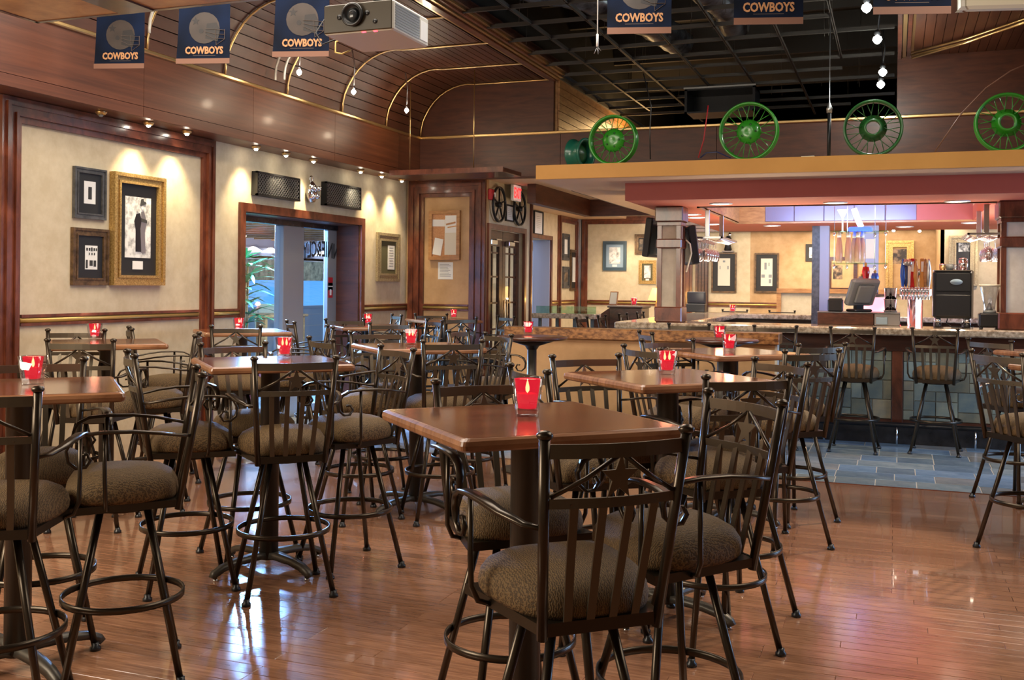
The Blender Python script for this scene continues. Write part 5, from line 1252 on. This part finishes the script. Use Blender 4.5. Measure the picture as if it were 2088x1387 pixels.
# beer tower and tap handles
Y = 11.35; xa, xb = at(1834, Y), at(1899, Y); zb = BT + .001
z0, z1 = ony(1866, 605, Y)[1], ony(1866, 589, Y)[1]
Wt = xb - xa
t = thing('beer_tower', 'chrome beer tap tower with a row of faucets left of the coffee brewer', 'beer tap', ((xa + xb) / 2, Y, .905))
zz = z0 - .905
obj('column', MB().lathe([(.09, 0), (.09, .02), (.075, .03), (.075, zz), (0, zz)], 24), 'chrome', t)
obj('lit_strip', MB().mm(.005, -.082, .05, .05, -.074, zz - .01), 'ledwhite', t)
obj('manifold', MB().bev(-Wt / 2, -.05, zz, Wt / 2, .05, z1 - .905 + .01, .015), 'chrome', t)
TH = [('bluecol', 0, 'slim blue tap handle, leftmost'), ('navy', 1, 'dark navy tap handle with silver head, second from the left'), ('white', 1, 'white topped green striped tap handle, third from the left'), ('redcol', 2, 'red and white tap handle, fourth from the left'), ('amber', 0, 'amber tap handle in the middle'), ('chrome', 3, 'short chrome tap handle with a round badge'), ('amber', 2, 'tan tap handle with dark emblem, third from the right'), ('oakwood', 0, 'brown tap handle, second from the right'), ('steel', 0, 'silver blue tap handle, rightmost')]
for k, (mt, kind, lab) in enumerate(TH):
    x = -Wt / 2 + .03 + (Wt - .06) * k / 8
    obj('faucet', MB().tube([(x, -.05, zz + .05), (x, -.10, zz + .055), (x, -.13, zz + .02), (x, -.13, zz - .03)], .011, 8).lathe([(.016, zz + .055), (.016, zz + .085), (0, zz + .09)], 10, (x, -.10, 0)), 'chrome', t)
    hz = .905 + zz + .09; H = .30 if kind != 3 else .20
    h = thing('tap_handle', lab, 'tap handle', ((xa + xb) / 2 + x, Y - .10, hz), 0, 'beer tap handles')
    if kind == 0: obj('grip', MB().lathe([(.008, 0), (.014, .02), (.026, H * .4), (.024, H * .65), (.010, H * .9), (.012, H * .96), (0, H)], 14), mt, h)
    elif kind == 1: obj('grip', MB().lathe([(.008, 0), (.014, .03), (.022, H * .7), (.012, H * .75), (0, H * .76)], 12), mt, h); obj('head', MB().lathe([(.012, H * .74), (.034, H * .80), (.030, H * .92), (0, H)], 12), 'steel', h)
    elif kind == 2: obj('grip', MB().bev(-.021, -.012, 0, .021, .012, H, .006), mt, h); obj('emblem', MB().bev(-.012, -.016, H * .55, .012, -.012, H * .9, .002), 'white', h)
    else: obj('grip', MB().lathe([(.006, 0), (.006, H * .7), (0, H * .7)], 10), 'chrome', h); obj('badge', MB().lathe([(.030, -.008), (.030, .008), (0, .008)], 18, (0, 0, H * .82), axis='y'), 'steel', h)
    obj('ferrule', MB().lathe([(.012, -.004), (.012, .012), (0, .012)], 10), 'chrome', h)
# shaker cups stacks
Y = 11.1
for k, px in enumerate((1811, 1821)):
    x = at(px, Y)
    for q in range(4):
        t = thing('metal_cup', '%s of the chrome mixing cups, %s stack left of the beer taps' % (('lowest', 'second', 'third', 'topmost')[q], ('left', 'right')[k]), 'cup', (x, Y, .905 + .11 + .115 * q), 0, 'stacked chrome mixing cups')
        obj('body', MB().lathe([(.028, 0), (.040, .15), (.043, .152), (.037, .148), (.026, .006), (0, .006)], 20), 'chrome', t); obj('rim', MB().lathe([(.043, .148), (.045, .152), (.043, .156), (.041, .152), (.043, .148)], 20), 'steel', t)
t = obj('cup_riser', MB().bev(at(1803, Y), Y - .06, .902, at(1829, Y), Y + .06, 1.014, .01), 'steel'); tag(t, 'low steel riser under the chrome mixing cups', 'stand')
# register, printer and their cabinet
Y = 10.85; xa, xm, xb = at(1667, Y), at(1782, Y), at(1836, Y)
zt = ony(1720, 638, Y)[1]
t = thing('register_cabinet', 'dark brown and steel cabinet under the cash register on the bar', 'cabinet', (xa, Y, BT + .001))
obj('body', MB().bev(0, 0, 0, xm - xa, .50, zt - BT, .005), 'darkwood', t); obj('steel_end', MB().bev(xm - xa + .002, .02, 0, xb - xa, .48, zt - BT, .005), 'steel', t)
obj('card_reader', MB().bev(xm - xa + .02, .005, .01, xm - xa + .13, .02, .085, .004), 'bluemat', t); obj('top_plate', MB().mm(-.005, -.01, zt - BT, xb - xa, .5, zt - BT + .006), 'greypl', t)
zc = zt + .008
t = thing('register', 'grey touch screen cash register tilted on its foot, seen from behind', 'register', (at(1752, Y + .2), Y + .2, zc), R(35))
obj('foot', MB().bev(-.10, -.09, 0, .10, .09, .03, .01).mm(-.04, -.02, .03, .04, .04, .12), 'blackpl', t)
sc = MB().bev(-.16, -.035, 0, .16, .035, .30, .02); o = obj('screen_housing', sc, 'greypl', t); o.location = (0, .02, .07); o.rotation_euler = (R(28), 0, 0)
obj('screen', MB().mm(-.14, .035, .03, .14, .040, .27), 'scr', o); obj('rear_cover', MB().bev(-.09, -.06, .05, .09, -.035, .25, .01), 'greypl', o)
t = thing('receipt_printer', 'small black receipt printer left of the cash register', 'printer', (at(1704, Y + .15), Y + .15, zc))
obj('body', MB().bev(-.075, -.07, 0, .075, .09, .13, .012), 'blackpl', t); obj('lid', MB().bev(-.07, -.065, .131, .07, .085, .152, .01), 'whitepl', t); obj('slot', MB().mm(-.04, -.02, .152, .04, .0, .155), 'blackpl', t)
t = thing('lit_cooler', 'small round bin glowing pink behind the register', 'cooler', (at(1785, 11.6), 11.6, .903))
zq = ony(1785, 635, 11.6)[1] - .903; zr = ony(1785, 606, 11.6)[1] - .903
obj('body', MB().lathe([(.20, 0), (.20, zq), (0, zq)], 28), 'steel', t); obj('lit_band', MB().lathe([(.205, zq - .02), (.205, zr), (.19, zr), (.19, zq - .02)], 28), 'pinkled', t); obj('lid', MB().lathe([(.21, zr), (.21, zr + .03), (0, zr + .03)], 28), 'greypl', t)
zl = .903 + zr + .032
for k, (px, mt, lab, hgt) in enumerate(((1757, 'bluemat', 'blue white boot shaped bottle at the left of the lit cooler', .22), (1765, 'redcol', 'tall red figure bottle on the lit cooler', .34), (1784, 'bluecol', 'blue and grey boot shaped bottle on the lit cooler', .26))):
    t = thing('novelty_bottle', lab, 'bottle', (at(px, 11.55), 11.55 - .02 * k, zl), 0, 'novelty bottles over the lit cooler')
    obj('body', MB().lathe([(.032, 0), (.036, .03), (.022, hgt * .35), (.040, hgt * .7), (.030, hgt * .85), (0, hgt * .86)], 14), mt, t)
    obj('base', MB().bev(-.035, -.07, 0, .035, .03, .035, .012), 'greypl', t); obj('cap', MB().lathe([(.012, hgt * .84), (.016, hgt * .93), (0, hgt)], 10), 'gold', t)
t = thing('second_register', 'lit red kitchen printer light cluster behind the tap tower base', 'light', (at(1835, 11.9), 11.9, 1.041)); t.name = 'indicator_unit'
obj('body', MB().bev(-.12, -.05, 0, .12, .05, .05, .01), 'blackpl', t); obj('lamp', MB().lathe([(0, .05), (.016, .06), (0, .08)], 10), 'redled', t)
# glass shelf hung on wires with lava-like bottles
Y = 11.9; xa, xb = at(1696, Y), at(1809, Y); D = .42
zu, zw = ony(1740, 473, Y)[1], ony(1740, 538, Y)[1]
t = thing('hanging_glass_shelf', 'two level glass shelf hung on wires over the bar', 'shelf', (xa, Y, zw))
Ws = xb - xa
obj('glass_shelf', MB().mm(0, 0, 0, Ws, D, .010), 'glassgr', t); obj('glass_shelf', MB().mm(0, 0, zu - zw, Ws, D, zu - zw + .010), 'glassgr', t)
for a, c in ((.02, .02), (Ws - .02, .02), (.14, D - .02), (Ws - .14, D - .02)):
    obj('wire', MB().tube([(a, c, -.04), (a, c, 2.93 - zw)], .0035, 6), 'steel', t)
    obj('clamp', MB().lathe([(.014, -.05), (.014, -.01), (0, -.01)], 10, (a, c, 0)).lathe([(.014, zu - zw - .04), (.014, zu - zw), (0, zu - zw)], 10, (a, c, 0)), 'chrome', t)
for k, px in enumerate((1710, 1729, 1741, 1748, 1757)):
    yy = Y + (.10, .10, .28, .12, .24)[k]
    t = thing('bottle', 'rose tinted tall bottle on the lower glass shelf, ' + ('leftmost', 'second from the left', 'third from the left, set back', 'fourth from the left', 'rightmost')[k], 'bottle', (at(px, yy), yy, zw + .012), 0, 'rose bottles on the hanging glass shelf')
    obj('body', MB().lathe([(.030, 0), (.036, .02), (.040, .08), (.034, .20), (.022, .27), (.018, .29), (0, .30)], 18), 'pinkglass', t)
    obj('cap', MB().lathe([(.022, .285), (.024, .31), (.016, .335), (.006, .35), (0, .352)], 14), 'white', t)
zs = zu + .012
t = thing('neon_glass_sign', 'glowing white glass sculpture on a blue lit base on the upper glass shelf', 'lamp', (at(1728, Y + .2), Y + .2, zs))
obj('base', MB().bev(.0, -.08, 0, .26, .08, .05, .015), 'ledblue', t)
obj('tilted_tube', MB().tube([(.14, 0, .05), (.10, 0, .14), (.06, 0, .26)], .032, 12), 'ledwhite', t)
obj('cocktail_glass', MB().lathe([(.035, .0), (.008, .01), (.008, .15), (.012, .16), (.06, .25), (.055, .25), (.0, .165)], 18, (-.06, 0, 0)), 'ledwhite', t)
# glass racks with hanging glasses
def rack(name, px, py0, py1, Y, label, n, spread, W, H2=None):
    x = at(px, Y); zr = ony(px, py1, Y)[1]
    t = thing('glass_rack', label, 'rack', (x, Y, zr))
    for yy in (0, .95): obj('hanger_bar', MB().bev(-.024, yy - .012, 0, .024, yy + .012, RZ0 - zr, .004), 'steel', t)
    obj('frame', MB().mm(-W / 2, -.05, -.02, -W / 2 + .02, 1.0, .0).mm(W / 2 - .02, -.05, -.02, W / 2, 1.0, 0).mm(-W / 2, -.05, -.02, W / 2, -.03, 0).mm(-W / 2, .98, -.02, W / 2, 1.0, 0), 'steel', t)
    for k in range(12): obj('rack_wire', MB().tube([(-W / 2 + .01, .0 + k * .082, -.02), (-W / 4, .0 + k * .082, -.05), (0, .0 + k * .082, -.02), (W / 4, .0 + k * .082, -.05), (W / 2 - .01, .0 + k * .082, -.02)], .004, 5), 'chrome', t)
    return x, zr
x, zr = rack('rack', 1441, 425, 483, 11.0, 'steel glass rack hanging right of the left column', 10, .9, .34)
gp = None
ORD = ('nearest', 'second', 'third', 'fourth', 'fifth', 'farthest')
def glass_at(x, y, z, lab, grp, s=1):
    global gp
    if gp is None:
        t = thing('wine_glass', lab, 'glass')
        obj('foot', MB().lathe([(.034, 0), (.034, -.003), (.005, -.008), (0, -.008)], 16), 'crystal', t); obj('stem', MB().lathe([(.004, -.006), (.004, -.085)], 8), 'crystal', t)
        obj('bowl', MB().lathe([(.004, -.085), (.030, -.105), (.040, -.14), (.034, -.20), (.032, -.20), (.037, -.14), (.027, -.108), (0, -.092)], 20), 'crystal', t)
        gp = (t, gather(t, []))
    else: t = gp[0].copy(); C.objects.link(t); dupl(gp[1], t)
    t.location = (x, y, z); t.scale = (s, s, s); tag(t, lab, 'glass', grp); return t
for r_ in range(3):
    for k in range(5): glass_at(x - .17 + .085 * r_ - .02, 11.02 + k * .165, zr - .022, 'wine glass hanging upside down in the left rack, %s column, %s from the camera' % (('left', 'middle', 'right')[r_], ORD[k]), 'glasses in the left rack', 1.12)
x, zr = rack('rack', 2010, 425, 475, 10.9, 'steel glass rack hanging beside the right column', 8, .9, .34)
for r_ in range(2):
    for k in range(4): glass_at(x + .03 + .1 * r_, 10.95 + k * .2, zr - .022, 'wine glass hanging upside down in the right rack, %s column, %s from the camera' % (('left', 'right')[r_], ORD[k]), 'glasses in the right rack', 1.2)
# tilted televisions either side of the left column
for lab, a, c, pa, pb, Y, rz in (('black flat television seen edge-on left of the left column', 1322, 1343, 446, 525, 10.95, 76), ('black television housing tilted down right of the left column', 1396, 1420, 462, 540, 10.95, -64)):
    x0 = at(a, Y); x1 = at(c, Y); zb = ony(a, pb, Y)[1]; zt = ony(a, pa, Y)[1]
    t = thing('television', lab, 'television', ((x0 + x1) / 2, Y, zb), R(rz), 'televisions at the left column')
    o = obj('housing', MB().bev(-.22, -.04, 0, .22, .04, zt - zb, .01), 'blackpl', t); o.rotation_euler = (R(7), 0, 0)
    obj('screen', MB().mm(-.20, -.044, .03, .20, -.04, zt - zb - .03), 'scr', o); obj('mount_arm', MB().tube([(0, .04, (zt - zb) * .6), (.16 if rz > 0 else -.16, -.02, (zt - zb) * .7), (.36 if rz > 0 else -.36, -.02, (zt - zb) * .7)], .015, 8), 'blackm', t)
o = obj('cable', MB().tube([(-2.04, 10.6, 1.99), (-2.0, 10.62, 1.95), (-1.985, 10.62, 1.85), (-2.02, 10.62, 1.72), (-2.045, 10.66, 1.66)], .008, 6), 'cream'); tag(o, 'beige cable looping off the side of the left column', 'cable')
# cash desk far behind the left column
Y = 15.0
Y2 = 15.05; x = at(1420, Y2)
t = thing('register', 'far cash register with dark screen, right of the left column', 'register', (x, Y2, BT + .001), 0); t.scale = (.8, .8, .72)
zz = ony(1420, 620, Y2)[1] - BT
obj('base', MB().bev(-.17, -.1, 0, .17, .15, max(.05, zz + .05), .01), 'blackpl', t)
o = obj('screen_housing', MB().bev(-.17, -.03, 0, .17, .03, .25, .015), 'blackpl', t); o.location = (0, .02, max(.05, zz + .05)); o.rotation_euler = (R(-14), 0, R(12)); obj('screen', MB().mm(-.13, -.034, .04, .13, -.03, .22), 'scr', o)
# hostess stand with card and candle
Y = 14.4; xa, xb = at(1243, Y), at(1308, Y); xl_ = at(1206, Y); zt = ony(1275, 624, Y)[1]
t = thing('host_stand', 'dark brown host stand left of the bar', 'desk', (xa, Y, 0)); W = xb - xa
obj('body', MB().bev(0, 0, 0, W, .5, zt - .03, .006), 'darkwood', t); obj('top', MB().bev(-.03, -.02, zt - .03, W + .02, .52, zt, .006), 'darkwood', t)
obj('sloped_side', MB().prism([(xl_ - xa, 0), (-.002, 0), (-.002, zt - .03), (xl_ - xa, zt - .22)], .02, .48, 'y'), 'mahogH', t)
t = thing('menu_card', 'wooden framed cream card leaning on the host stand', 'frame', (at(1250, Y + .15), Y + .15, zt + .002), R(-24)); o = obj('frame', MB().bev(-.075, -.008, 0, .075, .008, .21, .004), 'oakwood', t); o.rotation_euler = (R(-10), 0, 0); obj('card', MB().mm(-.06, -.011, .02, .06, -.008, .19), 'cream', o)
t = cproto[1].copy(); C.objects.link(t); dupl(ctree[1], t); t.location = (at(1293, Y + .1), Y + .1, zt + .002); tag(t, 'small red candle glass on the host stand', 'candle', 'red candles on the tables')
t = cproto[1].copy(); C.objects.link(t); dupl(ctree[1], t); t.location = (at(1494, 14.95), 14.95, BT + .002); tag(t, 'small red candle glass on the far side of the bar', 'candle', 'red candles on the tables')
# glowing table lamp by the column
Y = 16.8; x = at(1340, Y); zl = ony(1337, 612, Y)[1]
t = thing('table_lamp', 'table lamp with glowing yellow shade behind the left column', 'lamp', (x, Y, zl)); 
obj('shade', MB().lathe([(.15, 0), (.08, .20), (.075, .20), (.145, 0)], 24), 'lampshade', t); obj('base', MB().lathe([(.09, -.32), (.09, -.30), (.03, -.26), (.05, -.14), (.02, -.04), (.012, .06), (0, .06)], 18), 'brass', t)
obj('finial', MB().lathe([(.01, .2), (.016, .22), (0, .24)], 10), 'brass', t)
light('POINT', (x + .02, Y + .1, zl + .05), 26, (1, .55, .16), .1, name='lamp_glow')
t = thing('side_table', 'small dark side table carrying the glowing lamp', 'table', (x, Y, 0)); obj('tabletop', MB().bev(-.3, -.25, zl - .36, .3, .25, zl - .325, .006), 'darkwood', t)
for a in (-.26, .26):
    for c in (-.21, .21): obj('leg', MB().mm(a - .02, c - .02, 0, a + .02, c + .02, zl - .36), 'darkwood', t)
# glass topped divider left of the host stand
Y = 13.4; xa, xb = at(1084, Y), at(1214, Y); z1 = ony(1150, 640, Y)[1]; z2 = ony(1150, 650, Y)[1]; z3 = ony(1150, 625, Y)[1]
t = thing('divider', 'low divider with pale stone cap and clear glass screen left of the host stand', 'divider', (xa, Y, 0)); W = xb - xa
obj('cap', MB().bev(0, 0, z2, W, .3, z1, .006), 'granite', t); obj('glass_screen', MB().mm(.02, .14, z1, W - .03, .148, z3), 'glassgr', t)
obj('lower_rail', MB().mm(.05, .1, z2 - .22, W, .18, z2 - .16), 'bluefr', t)
for k in range(4): obj('post', MB().mm(.06 + k * (W - .16) / 3, .12, 0, .10 + k * (W - .16) / 3, .16, z2), 'bluefr', t)
x, z = ony(1484, 500, FY - .1)
t = thing('statuette', 'small black figure on the far wall above the left newspaper frame', 'statue', (x, FY - .08, ony(1484, 512, FY)[1])); obj('body', MB().lathe([(.05, 0), (.07, .02), (.05, .10), (.08, .18), (.05, .24), (.02, .26), (0, .26)], 16), 'blackm', t); obj('head', MB().lathe([(0, .24), (.03, .26), (.035, .29), (0, .33)], 12, (.03, 0, 0)), 'chrome', t); obj('ledge', MB().mm(-.1, -.05, -.02, .1, .07, 0), 'darkwood', t)
light('POINT', (-3.6, 15.0, 3.7), 30, (1, .62, .26), .3, name='rear_lamp')
light('SPOT', (-1.2, 17.4, 2.35), 40, WARM, .05, target=(-1.2, FY, 1.2), spot=120, blend=.9, name='picture_beam')
light('SPOT', (-4.6, 17.6, 2.5), 30, WARM, .05, target=(-4.4, FY, 1.2), spot=110, blend=.9, name='picture_beam')
light('SPOT', (1.3, 15.2, 2.3), 30, WARM, .05, target=(1.3, 16.2, 1.4), spot=110, blend=.9, name='picture_beam')
for i, px in enumerate((1330, 1528, 1575, 1700, 1822, 1875)):
    x, z = ony(px, (453, 462, 464, 466, 471, 472)[i], FY - .27)
    t = thing('puck_light', 'small halogen light under the far wood cornice, ' + ('left of the left column', 'above the right newspaper frame', 'right of the newspaper frames', 'above the hanging glass shelf', 'above the tall gilt photograph', 'right end')[i], 'light', (x, FY - .27, z), 0, 'halogen lights on the far cornice')
    obj('housing', MB().lathe([(.03, .02), (.04, .04), (0, .05)], 12).mm(-.01, 0, .02, .01, .14, .04), 'brass', t); obj('bulb', MB().lathe([(0, -.02), (.02, -.008), (.026, .01), (0, .03)], 12), 'bulb', t)
# brass conduit hiding nothing: remove stray copies
